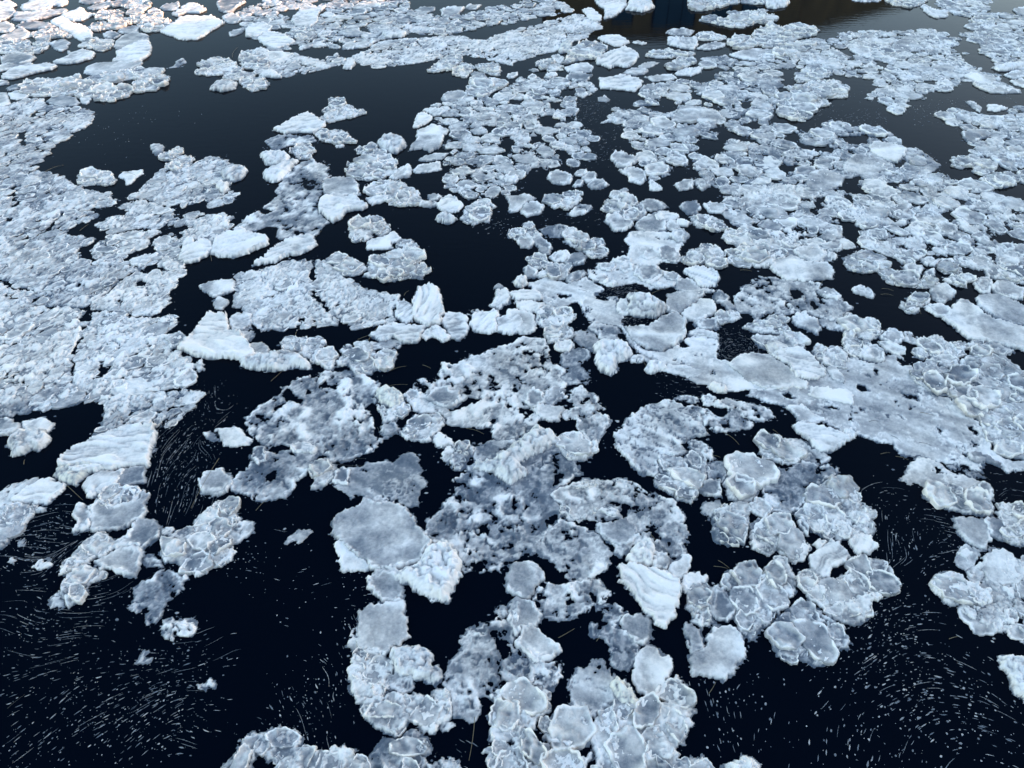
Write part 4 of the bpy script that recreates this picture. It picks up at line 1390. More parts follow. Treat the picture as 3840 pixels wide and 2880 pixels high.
def build_floe(f, idx):
    st, prm, P = f['style'], f['prm'], f['P']
    x0, y0, x1, y1 = f['bb']
    area = 0.5 * abs(sum(P[i][0] * P[(i + 1) % len(P)][1] - P[(i + 1) % len(P)][0] * P[i][1] for i in range(len(P))))
    f['area'] = area
    cy = (y0 + y1) / 2
    fp, sn = footprint(max(cy, 3))
    g = max(fp * 1.15, 0.016)
    gy = g * min(2.0, 1 / max(sn, 0.3))
    pad = 0.25
    X, Y = np.meshgrid(np.arange(x0 - pad, x1 + pad, g), np.arange(y0 - pad, y1 + pad, gy))
    sd = idx * 37 + 11
    k = min(1.0, 0.35 + 0.12 * math.sqrt(area))
    wx = (fbm(X * 1.6, Y * 1.6, sd) - .5) * 0.20 * k + (fbm(X * 6, Y * 6, sd + 5) - .5) * 0.16 * k + (fbm(X * 15, Y * 15, sd + 7, 2) - .5) * 0.11
    wy = (fbm(X * 1.6, Y * 1.6, sd + 50) - .5) * 0.20 * k + (fbm(X * 6, Y * 6, sd + 55) - .5) * 0.16 * k + (fbm(X * 15, Y * 15, sd + 57, 2) - .5) * 0.11
    WX, WY = X + wx, Y + wy
    s = poly_sdf(WX, WY, P)
    if st != 'S':
        s = s - 0.03 * (1 - float(sstep(.025, .04, fp)))
    outer = s.copy()
    if st in 'TCSX':
        s = s + (0.02 if st in 'CX' else (0.035 if st == 'S' else 0.0))
        for (HP, hb) in HOLES:
            if overlap(f['bb'], hb):
                s = np.maximum(s, -poly_sdf(WX, WY, HP) - 0.015)
        for (KP, kb, w) in CRACKS:
            if overlap(f['bb'], kb, 0.3):
                s = np.maximum(s, w * (0.5 + vnoise(X * 1.5, Y * 1.5, 3)) - line_dist(WX, WY, KP))
        # scattered natural gaps
        thick_slush = st == 'T' and prm is not None and prm <= 12
        cellw = {'T': 0.13 + 0.12 * min(1, fp / 0.03), 'C': 1.5 * (f['rm'] or .3), 'S': 0.30, 'X': 0.30 + .16 * min(1, fp / .045)}[st]
        if st == 'S':                      # fused pans stretched along the drift
            F1, F2, CR = worley((WX * .64 + WY * .77) / 1.9 + wx, -WX * .77 + WY * .64 + wy, cellw * .8, sd + 60)
        else:
            F1, F2, CR = worley(WX + wx, WY + wy, cellw, sd + 60)
        amt = {'T': (prm or 15) / 100.0 * 0.42, 'C': 0.012, 'S': 0.022, 'X': 0.17}[st]
        if thick_slush:
            amt = prm / 100.0 * 0.25
        n = F1 + cellw * 1.0 * (fbm(X * 0.9, Y * 0.9, sd + 200, 2) - .5) + cellw * .7 * (fbm(X * 9, Y * 9, sd + 210, 2, .6) - .5)
        sel = n[outer < -0.05]
        if sel.size:
            thr = np.quantile(sel, 1 - amt)
            s = np.maximum(s, (n - thr) * 0.9)
        if st in 'XS':                     # open joints between the single pans
            wj = (0.135 if st == 'X' else 0.048) * sstep(.36 if st == 'X' else .44, .62, fbm(X * 1.1, Y * 1.1, sd + 220, 2))
            s = np.maximum(s, (wj - (F2 - F1)) * 0.5)
        crim = np.exp(-((F2 - F1 - 0.02) / (0.035 + .02 * min(1, fp / .03))) ** 2)
    # a thin wet film of ice fringes the waterline
    ext = 0.05 * np.clip(fbm(X * 3.1, Y * 3.1, sd + 90, 3) * 2.4 - .75, 0, 1) * (1 - float(sstep(.03, .045, fp)))
    s_ice = s
    s = s - ext
    inside = s < 0
    cell = inside[:-1, :-1] | inside[1:, :-1] | inside[:-1, 1:] | inside[1:, 1:]
    if not cell.any():
        return None
    gyv, gxv = np.gradient(s, gy, g)
    gl = gxv ** 2 + gyv ** 2 + 1e-3
    out = ~inside
    step = np.clip(s, 0, g * 1.3)
    gn = np.sqrt(gl)
    X = np.where(out, X - step * gxv / gn, X)
    Y = np.where(out, Y - step * gyv / gn, Y)
    d = np.maximum(-s_ice, 0)
    rw = 0.02 + 0.028 * min(1.0, fp / 0.03)     # rim width
    hs = min(1.1, max(0.5, math.sqrt(area) / 1.3)) * (1.0 - 0.4 * sstep(.028, .045, fp))
    rim = np.exp(-((d - rw) / (rw * 0.75)) ** 2)
    rv = np.clip((fbm(X * 2.6, Y * 2.6, sd + 300, 3) - .30) * 3.6, 0.08, 1.5)   # the rim is broken and uneven
    rim_o = np.exp(-((np.maximum(-outer, 0) - rw) / (rw * 0.75)) ** 2)      # outer edge only
    e = sstep(0, 0.03, d)
    n_lo = fbm(X * 1.3, Y * 1.3, sd + 310, 3)
    n_mid = fbm(X * 5, Y * 5, sd + 320, 3)
    if st == 'P':
        edge2 = np.exp(-((d - rw * 3.4) / (rw * 0.8)) ** 2) * sstep(.5, .7, vnoise(X * 2.5, Y * 2.5, sd + 9))
        rl = ridge(X * 1.8, Y * 1.8, sd + 330) * sstep(.35, .6, vnoise(X * 1.3, Y * 1.3, sd + 10))
        h = hs * (0.03 + 0.07 * rim * rv + 0.05 * edge2 + 0.05 * rl + 0.035 * (n_mid - .5) + 0.03 * (n_lo - .5))
        fr = 0.38 + 0.74 * rim * rv + 0.36 * edge2 + 0.28 * rl + 0.6 * (n_lo - .5) + 0.3 * (n_mid - .5)
    elif st == 'R':
        a = math.radians(prm if prm is not None else (idx * 47) % 50 - 12)
        U = X * math.cos(a) + Y * math.sin(a)
        V = -X * math.sin(a) + Y * math.cos(a)
        wl_ = (0.13 + 0.10 * min(1, fp / .04)) * (1.25 if area > 5 else 1)
        V2 = V + (fbm(U * 0.9, V * 0.9, sd + 20, 3) - .5) * 0.7
        q = fbm(U * 0.9, V2 / wl_, sd + 21, 3, 0.6)
        st_ = np.clip(np.abs(2 * q - 1) * 2.6, 0, 1)          # 0 in the grooves
        h = hs * (0.05 + 0.055 * st_ + 0.035 * rim * rv + 0.05 * (n_lo - .5) + 0.02 * (n_mid - .5))
        fr = 0.50 + 0.46 * st_ ** .7 + 0.2 * rim + 0.4 * (n_lo - .5) + .15 * (n_mid - .5)
    elif st == 'W':
        b = 1 - np.abs(2 * fbm(X * 2.1 / hs, Y * 2.1 / hs, sd + 22, 3) - 1)
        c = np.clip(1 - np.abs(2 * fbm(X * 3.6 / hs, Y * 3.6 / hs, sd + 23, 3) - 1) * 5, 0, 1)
        F1w, F2w, CRw = worley(WX + wx * 1.5, WY + wy * 1.5, 0.34 * hs + .06, sd + 61)
        fac = np.clip((F2w - F1w) / 0.10, 0, 1)
        h = 0.05 * hs + sstep(0, 0.22 * hs, d) * hs * (0.06 + 0.10 * b ** 2 - 0.07 * c + 0.07 * CRw + 0.05 * fac)
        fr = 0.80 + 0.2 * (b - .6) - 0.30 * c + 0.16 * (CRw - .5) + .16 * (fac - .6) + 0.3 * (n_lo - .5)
    elif st == 'L':
        rl = ridge(X * 0.9, Y * 0.9, sd + 330) * sstep(.4, .6, vnoise(X * .9, Y * .9, sd + 12))
        rl2 = ridge(X * 2.6, Y * 2.6, sd + 333) * 0.6 * sstep(.35, .6, vnoise(X * 1.7, Y * 1.7, sd + 15))
        h = hs * (0.035 + 0.025 * rim * rv + 0.035 * rl + 0.015 * rl2 + 0.025 * (n_lo - .5))
        fr = 0.47 + 0.36 * rim * rv + 0.40 * rl + 0.30 * rl2 + 0.65 * (n_lo - .5) + 0.15 * (n_mid - .5)
    elif st == 'D':
        F1d, F2d, CRd = worley(WX + wx, WY * .8 + wy, 0.15, sd + 62)
        pit = np.exp(-(F1d / 0.045) ** 2)
        U = X * .6 + Y * .8
        ws = fbm(X * 2 - Y * 1.5, U * 7, sd + 63, 2)
        h = 0.035 + 0.03 * rim * rv - 0.03 * pit + 0.035 * ws
        fr = 0.58 + 0.42 * rim * rv - 0.55 * pit * (CRd > .25) + 0.75 * (ws - .5) + 0.4 * (n_lo - .5)
    elif st == 'T' and thick_slush:
        a = math.radians(-28)
        U = X * math.cos(a) + Y * math.sin(a)
        V = -X * math.sin(a) + Y * math.cos(a)
        stk = fbm(U * 0.7, V * 6 + 2.2 * fbm(U * .6, V * .6, sd + 41, 2), sd + 40, 3)
        rl = ridge(X * 1.1, Y * 1.1, sd + 330) * sstep(.5, .7, vnoise(X * .9, Y * .9, sd + 10))
        h = 0.014 + 0.014 * rim * rv + 0.010 * stk + 0.02 * rl + 0.012 * (n_lo - .5)
        fr = 0.62 + 0.25 * rim * rv + 0.46 * (stk - .5) + 0.30 * rl + 0.45 * (n_lo - .5) + 0.12 * (n_mid - .5)
    elif st == 'T':
        rl = ridge(X * 2.2, Y * 2.2, sd + 330) * sstep(.35, .6, vnoise(X * 1.4, Y * 1.4, sd + 10))
        h = 0.012 + 0.03 * rl * rv + 0.012 * crim + 0.018 * rim * rv + 0.012 * (n_lo - .5)
        fr = 0.33 + 0.34 * rim_o * rv + 0.60 * rl * rv + 0.18 * crim + 0.26 * (CR - .5) + 0.42 * (n_lo - .5) + 0.25 * (n_mid - .5)
        fr = fr - 0.34 * np.exp(-(d / 0.035) ** 2) * (1 - rim_o)      # ice thins out to a dark film towards its holes
    elif st == 'S':
        rl = ridge(X * 1.7, Y * 1.7, sd + 330)
        dome = np.clip(1 - F1 / cellw / 0.8, 0, 1)
        gapl = np.clip(1 - (F2 - F1) / .03, 0, 1) * sstep(.33, .5, vnoise(X * 1.9, Y * 1.9, sd + 14))
        h = 0.014 + 0.02 * rim + 0.012 * rl + 0.014 * crim + 0.03 * CR * dome - .012 * gapl + 0.03 * (n_mid - .5) + 0.03 * (n_lo - .5)
        fr = 0.42 + 0.22 * rim + 0.14 * rl + 0.20 * crim - .5 * gapl + 0.42 * (CR - .5) * (.4 + dome) + 0.5 * (n_lo - .5) + 0.3 * (n_mid - .5)
    else:
        rl = ridge(X * 2.0, Y * 2.0, sd + 330)
        h = 0.016 + 0.02 * rl + 0.02 * rim * rv + 0.02 * crim + 0.02 * CR + 0.012 * (n_mid - .5)
        fr = (0.32 if st == 'X' else 0.33) + 0.30 * rim * rv + 0.25 * rl + 0.24 * crim + 0.30 * (CR - .5) + 0.5 * (n_lo - .5) + 0.25 * (n_mid - .5)
    if st == 'T' and thick_slush and area < 3:      # small translucent scraps
        fr = fr - 0.26
        h = h * .7
    n_fine = fbm(X * 17, Y * 17, sd + 400, 2) - .5
    h = h + n_fine * (0.014 if st in 'PRWLDC' else 0.005) * (1 - .6 * sstep(.03, .05, fp))
    fr = fr + n_fine * 0.22
    z0 = {'P': 0.022, 'R': 0.02, 'W': 0.02, 'L': 0.015}.get(st, 0.0) + (0.02 * ((idx * 7919) % 97) / 97 if st in 'PRWL' else 0)
    Z = np.where(inside, 0.004 + np.maximum(h, 0.006) * e + z0 * e, -0.02)
    fr = fr * (0.75 + 0.25 * e)
    film = s_ice > 0
    fr = np.where(film, 0.02 + 0.22 * vnoise(X * 9, Y * 9, sd + 91) * np.clip(1 - s_ice / (ext + 1e-4), 0, 1), fr)
    used = np.zeros(inside.shape, bool)
    used[:-1, :-1] |= cell
    used[1:, :-1] |= cell
    used[:-1, 1:] |= cell
    used[1:, 1:] |= cell
    vid = np.full(inside.shape, -1, np.int64)
    vid[used] = np.arange(used.sum())
    V = np.stack([X[used], Y[used], Z[used]], 1)
    q = np.stack([vid[:-1, :-1][cell], vid[:-1, 1:][cell], vid[1:, 1:][cell], vid[1:, :-1][cell]], 1)
    cx, cy = (x0 + x1) / 2, (y0 + y1) / 2
    V[:, 0] -= cx
    V[:, 1] -= cy
    f['c'] = (cx, cy)
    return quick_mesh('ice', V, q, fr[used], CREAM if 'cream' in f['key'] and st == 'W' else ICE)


# ------------------------------------------------------------------ library of pancake shapes
def pancake_mesh(seed, soft=False):
    rng = random.Random(seed)
    NA, RAD = 60, [0.0, .1, .2, .3, .4, .48, .56, .63, .69, .75, .80, .85, .89, .925, .955, .98, 1.0]
    th = np.linspace(0, 2 * math.pi, NA, endpoint=False)
    out = np.ones(NA)
    for k in range(1, 7):
        out += rng.uniform(-1, 1) * 0.20 / k ** 0.9 * np.cos(k * th + rng.uniform(0, 6.28))
    out += (fbm(np.cos(th) * 4 + seed, np.sin(th) * 4, seed, 3, .7) - .5) * 0.42
    if seed % 2:                       # angular broken slab instead of a round pancake
        nc = rng.randint(4, 7)
        ca = sorted((k + rng.uniform(-.3, .3)) * 2 * math.pi / nc for k in range(nc))
        cr = [rng.uniform(.75, 1.2) for _ in ca]
        cp = [(r_ * math.cos(a_), r_ * math.sin(a_)) for a_, r_ in zip(ca, cr)]
        for j, a_ in enumerate(th):
            best = 9
            for k in range(nc):
                (px_, py_), (qx_, qy_) = cp[k], cp[(k + 1) % nc]
                den = math.cos(a_) * (qy_ - py_) - math.sin(a_) * (qx_ - px_)
                if abs(den) < 1e-6:
                    continue
                t_ = (px_ * (qy_ - py_) - py_ * (qx_ - px_)) / den
                u_ = (px_ * math.sin(a_) - py_ * math.cos(a_)) / den
                if t_ > 0 and -0.001 <= u_ <= 1.001:
                    best = min(best, t_)
            out[j] = (best if best < 3 else 1.0)
        out += (fbm(np.cos(th) * 4 + seed, np.sin(th) * 4, seed, 3, .7) - .5) * 0.22
    asp = rng.uniform(0.62, 1.0)
    rot = rng.uniform(0, 6.28)
    kind = rng.random()
    rimh = rng.uniform(0.02, 0.05) if kind < .75 else rng.uniform(.01, .025)
    if soft:
        rimh *= .25
    V, FR = [], []
    for r in RAD:
        bx, by = np.cos(th) * out * r, np.sin(th) * out * r * asp
        x = bx * math.cos(rot) - by * math.sin(rot)
        y = bx * math.sin(rot) + by * math.cos(rot)
        nlo = fbm(x * 1.5, y * 1.5, seed + 5, 3)
        nm = fbm(x * 4, y * 4, seed + 9, 2)
        rl = ridge(x * 1.3, y * 1.3, seed + 31) * sstep(.3, .6, vnoise(x * 1.2 + 9, y * 1.2, seed + 32))
        rv = np.clip((fbm(np.cos(th) * 2.2 + 3, np.sin(th) * 2.2, seed + 77, 3) - .32) * 3.6, .05, 1.5)
        rm = math.exp(-((r - .90) / .065) ** 2)
        h = 0.03 + rimh * rm * rv + 0.045 * (nlo - .5) + 0.025 * (nm - .5) + (0.045 * rl if kind > .25 else 0)
        fr = 0.38 + 0.80 * rm * rv * (1 if kind < .75 else .5) + 0.55 * (nlo - .5) + 0.3 * (nm - .5) + 0.26 * rl
        if soft:                       # snow covered, half drowned pan without a sharp rim
            h = h + 0.02 * (1 - r * r)
            fr = 0.58 + 0.10 * rm + 0.5 * (nlo - .5) + 0.3 * (nm - .5) - 0.12 * r ** 4
        if r > .97:
            h = h * (0.6 if r < .99 else 0) - (0.0 if r < .99 else .05)
            fr = fr * .9
        V.append(np.stack([x, y, np.broadcast_to(h, x.shape)], 1))
        FR.append(np.broadcast_to(fr, x.shape))
    verts, frs = [V[0][:1]], [FR[0][:1]]
    for a, b in zip(V[1:], FR[1:]):
        verts.append(a)
        frs.append(b)
    verts, frs = np.concatenate(verts), np.concatenate(frs)
    tri = []
    for j in range(NA):
        tri.append((0, 1 + j, 1 + (j + 1) % NA))
    for i in range(len(RAD) - 2):
        a, b = 1 + i * NA, 1 + (i + 1) * NA
        for j in range(NA):
            k = (j + 1) % NA
            tri.append((a + j, b + j, b + k))
            tri.append((a + j, b + k, a + k))
    return quick_mesh('pancake', verts, np.array(tri), frs, ICE)


PANCAKES = [pancake_mesh(1000 + i * 7) for i in range(64)]     # even: round, odd: angular

SOFT = [pancake_mesh(3000 + i * 8, True) for i in range(28)]


def fill_pancakes(f, root, idx):
    rng = random.Random(idx * 101 + 5)
    P, (x0, y0, x1, y1) = f['P'], f['bb']
    rm = f['rm']
    near_t = [t for t in TOPS if overlap(t['bb'], f['bb'])]
    near_h = [h for h in HOLES if overlap(h[1], f['bb'])]
    near_k = [c for c in CRACKS if overlap(c[1], f['bb'])]
    pts = []
    st = f['style']
    dens = {'C': 0.66, 'S': 0.82, 'X': 0.86}[st]
    cap = 300
    n_try = int(min(14000, 420 * f['area'] / (rm * rm) / 6 + 60))
    XY = np.array([(rng.uniform(x0, x1), rng.uniform(y0, y1)) for _ in range(n_try)])
    sd = poly_sdf(XY[:, 0], XY[:, 1], P)
    arr = np.zeros((cap, 3))
    n = 0
    for i in range(n_try):
        if n >= cap:
            break
        t = i / n_try
        r = rm * (1.75 - 1.25 * t ** 0.6) * rng.uniform(0.8, 1.2)
        if sd[i] > -0.55 * r:
            continue
        x, y = XY[i]
        if n and np.any(np.hypot(arr[:n, 0] - x, arr[:n, 1] - y) < dens * (arr[:n, 2] + r)):
            continue
        bad = False
        for tpoly in near_t:
            b = tpoly['bb']
            if b[0] - .05 < x < b[2] + .05 and b[1] - .05 < y < b[3] + .05 and in_poly(x, y, tpoly['P']):
                bad = True
                break
        if not bad:
            for HP, hb in near_h:
                if hb[0] - r < x < hb[2] + r and hb[1] - r < y < hb[3] + r:
                    if poly_sdf(np.array([x]), np.array([y]), HP)[0] < 0.5 * r:
                        bad = True
                        break
        if not bad:
            for KP, kb, w in near_k:
                if kb[0] - r < x < kb[2] + r and kb[1] - r < y < kb[3] + r and line_dist(np.array([x]), np.array([y]), KP)[0] < .75 * r:
                    bad = True
                    break
        if bad:
            continue
        arr[n] = (x, y, r)
        n += 1
    cx, cy = f['c']
    ang = 0.75 if 0.5 * (y0 + y1) < 14 else 0.4     # the near floes are broken slabs
    soft = {'S': 0.45, 'X': 0.3, 'C': 0.12}[st]
    made = []
    for i in range(n):
        x, y, r = arr[i]
        o = bpy.data.objects.new('pancake', SOFT[rng.randrange(28)] if rng.random() < soft else PANCAKES[rng.randrange(32) * 2 + (1 if rng.random() < ang else 0)])
        COL.objects.link(o)
        o.parent = root
        zz = rng.uniform(-0.005, 0.025) if st != 'C' else rng.uniform(0.0, 0.12) * min(r, .4)
        o.location = (x - cx, y - cy, zz)
        zs = {'S': 0.6, 'X': 0.65, 'C': 1.35}[st] * rng.uniform(.7, 1.3) * min(1.3, 0.35 + 0.65 * r / .35)
        o.scale = (r * 1.08, r * 1.08, zs)
        o.rotation_euler = (rng.uniform(-.05, .05), rng.uniform(-.05, .05), rng.uniform(0, 6.28))
        if st == 'S':
            o.scale = (r * 1.22, r * .85, zs * .8)
            o.rotation_euler = (0, 0, rng.gauss(0.88, .4))
        made.append(o)
    return made


# ------------------------------------------------------------------ names and labels
REGION = {
    'tl': ('in the far top left corner', 'white floes packed in the top left corner'),
    'ul': ('around the upper left lead', 'floes around the dark upper left lead'),
    'tm': ('in the far field at top', 'floes in the far field at the top'),
    'br': ('near the brown building reflection', 'floes near the brown building reflection'),
    'um': ('in the upper middle pancake field', 'floes in the upper middle pancake field'),
    'tr': ('in the upper right field', 'floes in the upper right field'),
    'rm': ('around the right middle lead', 'floes around the dark right lead'),
    'cl': ('around the central black lead', 'floes around the central black lead'),
    'cr': ('right of the central lead', 'floes right of the central lead'),
    'lm': ('near the ridged triangular slab', 'floes near the ridged triangular slab'),
    'ul2': ('', ''),
    'll': ('in the lower left stack', 'floes in the lower left stack'),
    'lf': ('among lower left foam streaks', 'thin ice scraps among the foam streaks'),
    'sl': ('around the right hand bay', 'floes around the right hand bay'),
    'cc': ('in the central ice', 'floes in the central ice'),
    'lc': ('in the lower centre ice', 'floes in the lower centre ice'),
}
KIND = {
    'P': ('pancake_floe', 'rimmed pancake', 'ice floe'),
    'R': ('ridged_floe', 'ridged white floe', 'ice floe'),
    'W': ('ice_lump', 'thick white lump', 'ice lump'),
    'L': ('ice_plate', 'smooth pale plate', 'ice plate'),
    'D': ('dimpled_floe', 'dimpled grey floe', 'ice floe'),
    'T': ('thin_ice_sheet', 'thin grey ice', 'thin ice'),
    'C': ('pancake_raft', 'fused pancake cluster', 'ice raft'),
    'S': ('ice_sheet', 'fused ice sheet', 'ice sheet'),
    'X': ('pancake_field', 'loose pancake field', 'ice field'),
}
ORD = ['leftmost', 'second', 'third', 'fourth', 'fifth', 'sixth', 'seventh', 'eighth', 'ninth', 'tenth', 'eleventh', 'twelfth',
       'thirteenth', 'fourteenth', 'fifteenth', 'sixteenth', 'seventeenth', 'eighteenth', 'nineteenth', 'twentieth'] + ['%dth' % i for i in range(21, 60)]
for i, f in enumerate(FLOES):
    f['me'] = build_floe(f, i)
FLOES = [f for f in FLOES if f['me']]
GROUPS = {}
for f in FLOES:
    if f['key'][0] == '=':
        f['label'] = f['key'][1:]
        continue
    P = f['P']
    x0, y0, x1, y1 = f['bb']
    w, h = x1 - x0, y1 - y0
    cxp = f['c'][0] / math.hypot(f['c'][1], CAM_H)
    f['sx'] = cxp
    shape = 'long ' if (w > 2.3 * h or h > 2.3 * w) else ('large ' if f['area'] > 5 else ('small ' if f['area'] < 1.2 else ''))
    f['look'] = shape + KIND[f['style']][1]
    GROUPS.setdefault((f['key'], f['look']), []).append(f)
for (key, look), fs in GROUPS.items():
    fs.sort(key=lambda f: f['sx'])
    for i, f in enumerate(fs):
        if len(fs) == 1:
            f['label'] = 'only %s %s' % (look, REGION[key][0])
        elif i == 0:
            f['label'] = 'leftmost %s %s' % (look, REGION[key][0])
        elif i == len(fs) - 1:
            f['label'] = 'rightmost %s %s' % (look, REGION[key][0])
        else:
            f['label'] = '%s, %s from left, %s' % (look, ORD[i], REGION[key][0])
        f['group'] = REGION[key][1]
NP = 0
for i, f in enumerate(FLOES):
    nm, _, cat = KIND[f['style']]
    if f['style'] in 'CSX':
        root = bpy.data.objects.new(nm, None)
        COL.objects.link(root)
        root.empty_display_size = 0.3
        base = link('base_ice', f['me'], root)
        NP += len(fill_pancakes(f, root, i))
    else:
        root = link(nm, f['me'])
    root.location = (f['c'][0], f['c'][1], 0)
    root['label'] = f['label']
    root['category'] = cat
    if 'group' in f:
        root['group'] = f['group']
print('floes', len(FLOES), 'pancakes', NP, 'verts', sum(len(f['me'].vertices) for f in FLOES))

# ------------------------------------------------------------------ banks, hall and added sun blockers beyond the frame (they cast the shade and the reflection)
def box_mesh(name, x0, x1, y0, y1, z0, z1, mat):
    v = np.array([(x, y, z) for z in (z0, z1) for x, y in ((x0, y0), (x1, y0), (x1, y1), (x0, y1))])
    q = np.array([[0, 3, 2, 1], [4, 5, 6, 7], [0, 1, 5, 4], [1, 2, 6, 5], [2, 3, 7, 6], [3, 0, 4, 7]])
    return quick_mesh(name, v, q, mat=mat, smooth=False)


BRICK = plain_material('brown_brick', (0.50, 0.34, 0.15), 0.8, 1.5)
STONE = plain_material('quay_stone', (0.22, 0.21, 0.20), 0.85, 0.6)
BLUEGLASS = plain_material('blue_glazing', (0.06, 0.16, 0.26), 0.15, 0.8)
DARK = plain_material('dark_frame', (0.03, 0.03, 0.035), 0.5, 2)
ROOF = plain_material('slate_roof', (0.10, 0.10, 0.11), 0.7, 1.2)

o = link('far_quay', box_mesh('far_quay', -260, 260, 74, 150, -3, 1.6, STONE))
o['kind'] = 'structure'
o = link('right_quay', box_mesh('right_quay', 58, 260, -160, 73.9, -3, 1.6, STONE))
o['kind'] = 'structure'

# brown hall on the far quay
hall = bpy.data.objects.new('brown_hall', None)
COL.objects.link(hall)
hall.location = (0, 76, 1.6)
hall['label'] = 'brown brick hall with a blue glazed bay, seen mirrored at the top'
hall['category'] = 'building'
link('wall', box_mesh('wall', 3.5, 27, 0, 14, 0, 10.4, BRICK), hall)
rv = np.array([(3.1, -.4, 10.4), (27.4, -.4, 10.4), (27.4, 14.4, 10.4), (3.1, 14.4, 10.4), (7, 7, 11.6), (22, 7, 11.6)])
rq = np.array([[0, 1, 5, 4], [2, 3, 4, 5], [1, 2, 5, 5], [3, 0, 4, 4]])
rme = bpy.data.meshes.new('roof')
rme.from_pydata([tuple(p) for p in rv], [], [(0, 1, 5, 4), (2, 3, 4, 5), (1, 2, 5), (3, 0, 4), (3, 2, 1, 0)])
rme.materials.append(BRICK)
link('roof', rme, hall)
rv2 = [(27.05, 0.3, 0), (37, 0.3, 0), (37, 13, 0), (27.05, 13, 0), (27.05, 0.3, 10.2), (37, 0.3, 7.4), (37, 13, 7.4), (27.05, 13, 10.2)]
wme = bpy.data.meshes.new('lean_to')
wme.from_pydata(rv2, [], [(0, 1, 5, 4), (1, 2, 6, 5), (2, 3, 7, 6), (3, 0, 4, 7), (4, 5, 6, 7)])
wme.materials.append(BRICK)
link('lean_to', wme, hall)
bay = link('glazed_bay', box_mesh('glazed_bay', 13.2, 17.2, -0.25, -0.02, 0.4, 9.2, DARK), hall)
for i in range(3):
    for j in range(3):
        link('pane', box_mesh('pane', 13.35 + i * 1.28, 13.35 + i * 1.28 + 1.2, -0.30, -0.26, 0.5 + j * 2.9, 0.5 + j * 2.9 + 2.8, BLUEGLASS), bay)
for x in (9.4, 18.6, 21.5):
    w = link('window', box_mesh('window', x, x + 2.0, -0.12, -0.02, 5.6, 8.8, DARK), hall)
    link('pane', box_mesh('pane', x + .1, x + 1.9, -0.17, -0.13, 5.7, 8.7, BLUEGLASS), w)

# unseen row added to keep low sun off all but the far left ice
for k, (y0, y1, hh) in enumerate(((-150, -61, 19.5), (-60.5, 5, 21.0), (5.5, 68.5, 20.0))):
    wh = bpy.data.objects.new('sun_blocker', None)
    COL.objects.link(wh)
    wh.location = (60, (y0 + y1) / 2, 1.6)
    wh['label'] = ('far end', 'middle', 'near hall end')[k] + ' grey stone warehouse of the row on the right quay'
    wh['category'] = 'building'
    wh['group'] = 'warehouses on the right quay'
    half = (y1 - y0) / 2
    link('wall', box_mesh('wall', 0, 16, -half, half, 0, hh - 3.5, STONE), wh)
    rm_ = bpy.data.meshes.new('roof')
    zt, ze = hh, hh - 3.5
    rm_.from_pydata([(-.4, -half, ze), (16.4, -half, ze), (16.4, half, ze), (-.4, half, ze), (8, -half, zt), (8, half, zt)], [],
                    [(0, 4, 5, 3), (1, 2, 5, 4), (0, 1, 4), (2, 3, 5), (3, 2, 1, 0)])
    rm_.materials.append(ROOF)
    link('roof', rm_, wh)
    n = int(half * 2 // 5)
    for i in range(n):
        for j in range(3):
            yy = -half + 2 + i * 5
            link('window', box_mesh('window', -0.08, -0.02, yy, yy + 1.6, 2.5 + j * 4.6, 5.2 + j * 4.6, DARK), wh)

# ------------------------------------------------------------------ floating frazil flecks, drifting along the current
def tile_off(ln):
    return (int(ln[2]) - 1) * 960, 'ABCD'.index(ln[1]) * 720


zones, guides = [], []
ox = oy = 0
for ln in FLECK_DATA.strip().splitlines():
    ln = ln.strip()
    if ln[0] == '@':
        ox, oy = tile_off(ln)
        continue
    head, pts = ln.split(' ', 1)
    P = [ground(ox + float(q.split(',')[0]) * TILE, oy + float(q.split(',')[1]) * TILE) for q in pts.split()]
    if head[0] == 'G':
        guides.append(P)
    else:
        zones.append(([float(v) for v in head[1:].split(',')], P))
GM, GT = [], []
for P in guides:
    for i in range(len(P) - 1):
        ax, ay = P[i]
        bx, by = P[i + 1]
        L_ = math.hypot(bx - ax, by - ay) + 1e-6
        for t in (.17, .5, .83):
            GM.append((ax + (bx - ax) * t, ay + (by - ay) * t))
            GT.append(((bx - ax) / L_, (by - ay) / L_))
GM, GT = np.array(GM), np.array(GT)


def flow(x, y, ref=None):
    d2 = (GM[:, 0] - x) ** 2 + (GM[:, 1] - y) ** 2 + 0.01
    k = np.argsort(d2)[:6]
    t0 = GT[k[0]]
    sgn = np.sign(GT[k] @ t0)
    sgn[sgn == 0] = 1
    w = 1 / d2[k] ** 1.2
    v = ((GT[k] * sgn[:, None]) * w[:, None]).sum(0)
    n = np.hypot(*v) + 1e-9
    v = v / n
    if ref is not None and v @ ref < 0:
        v = -v
    return v


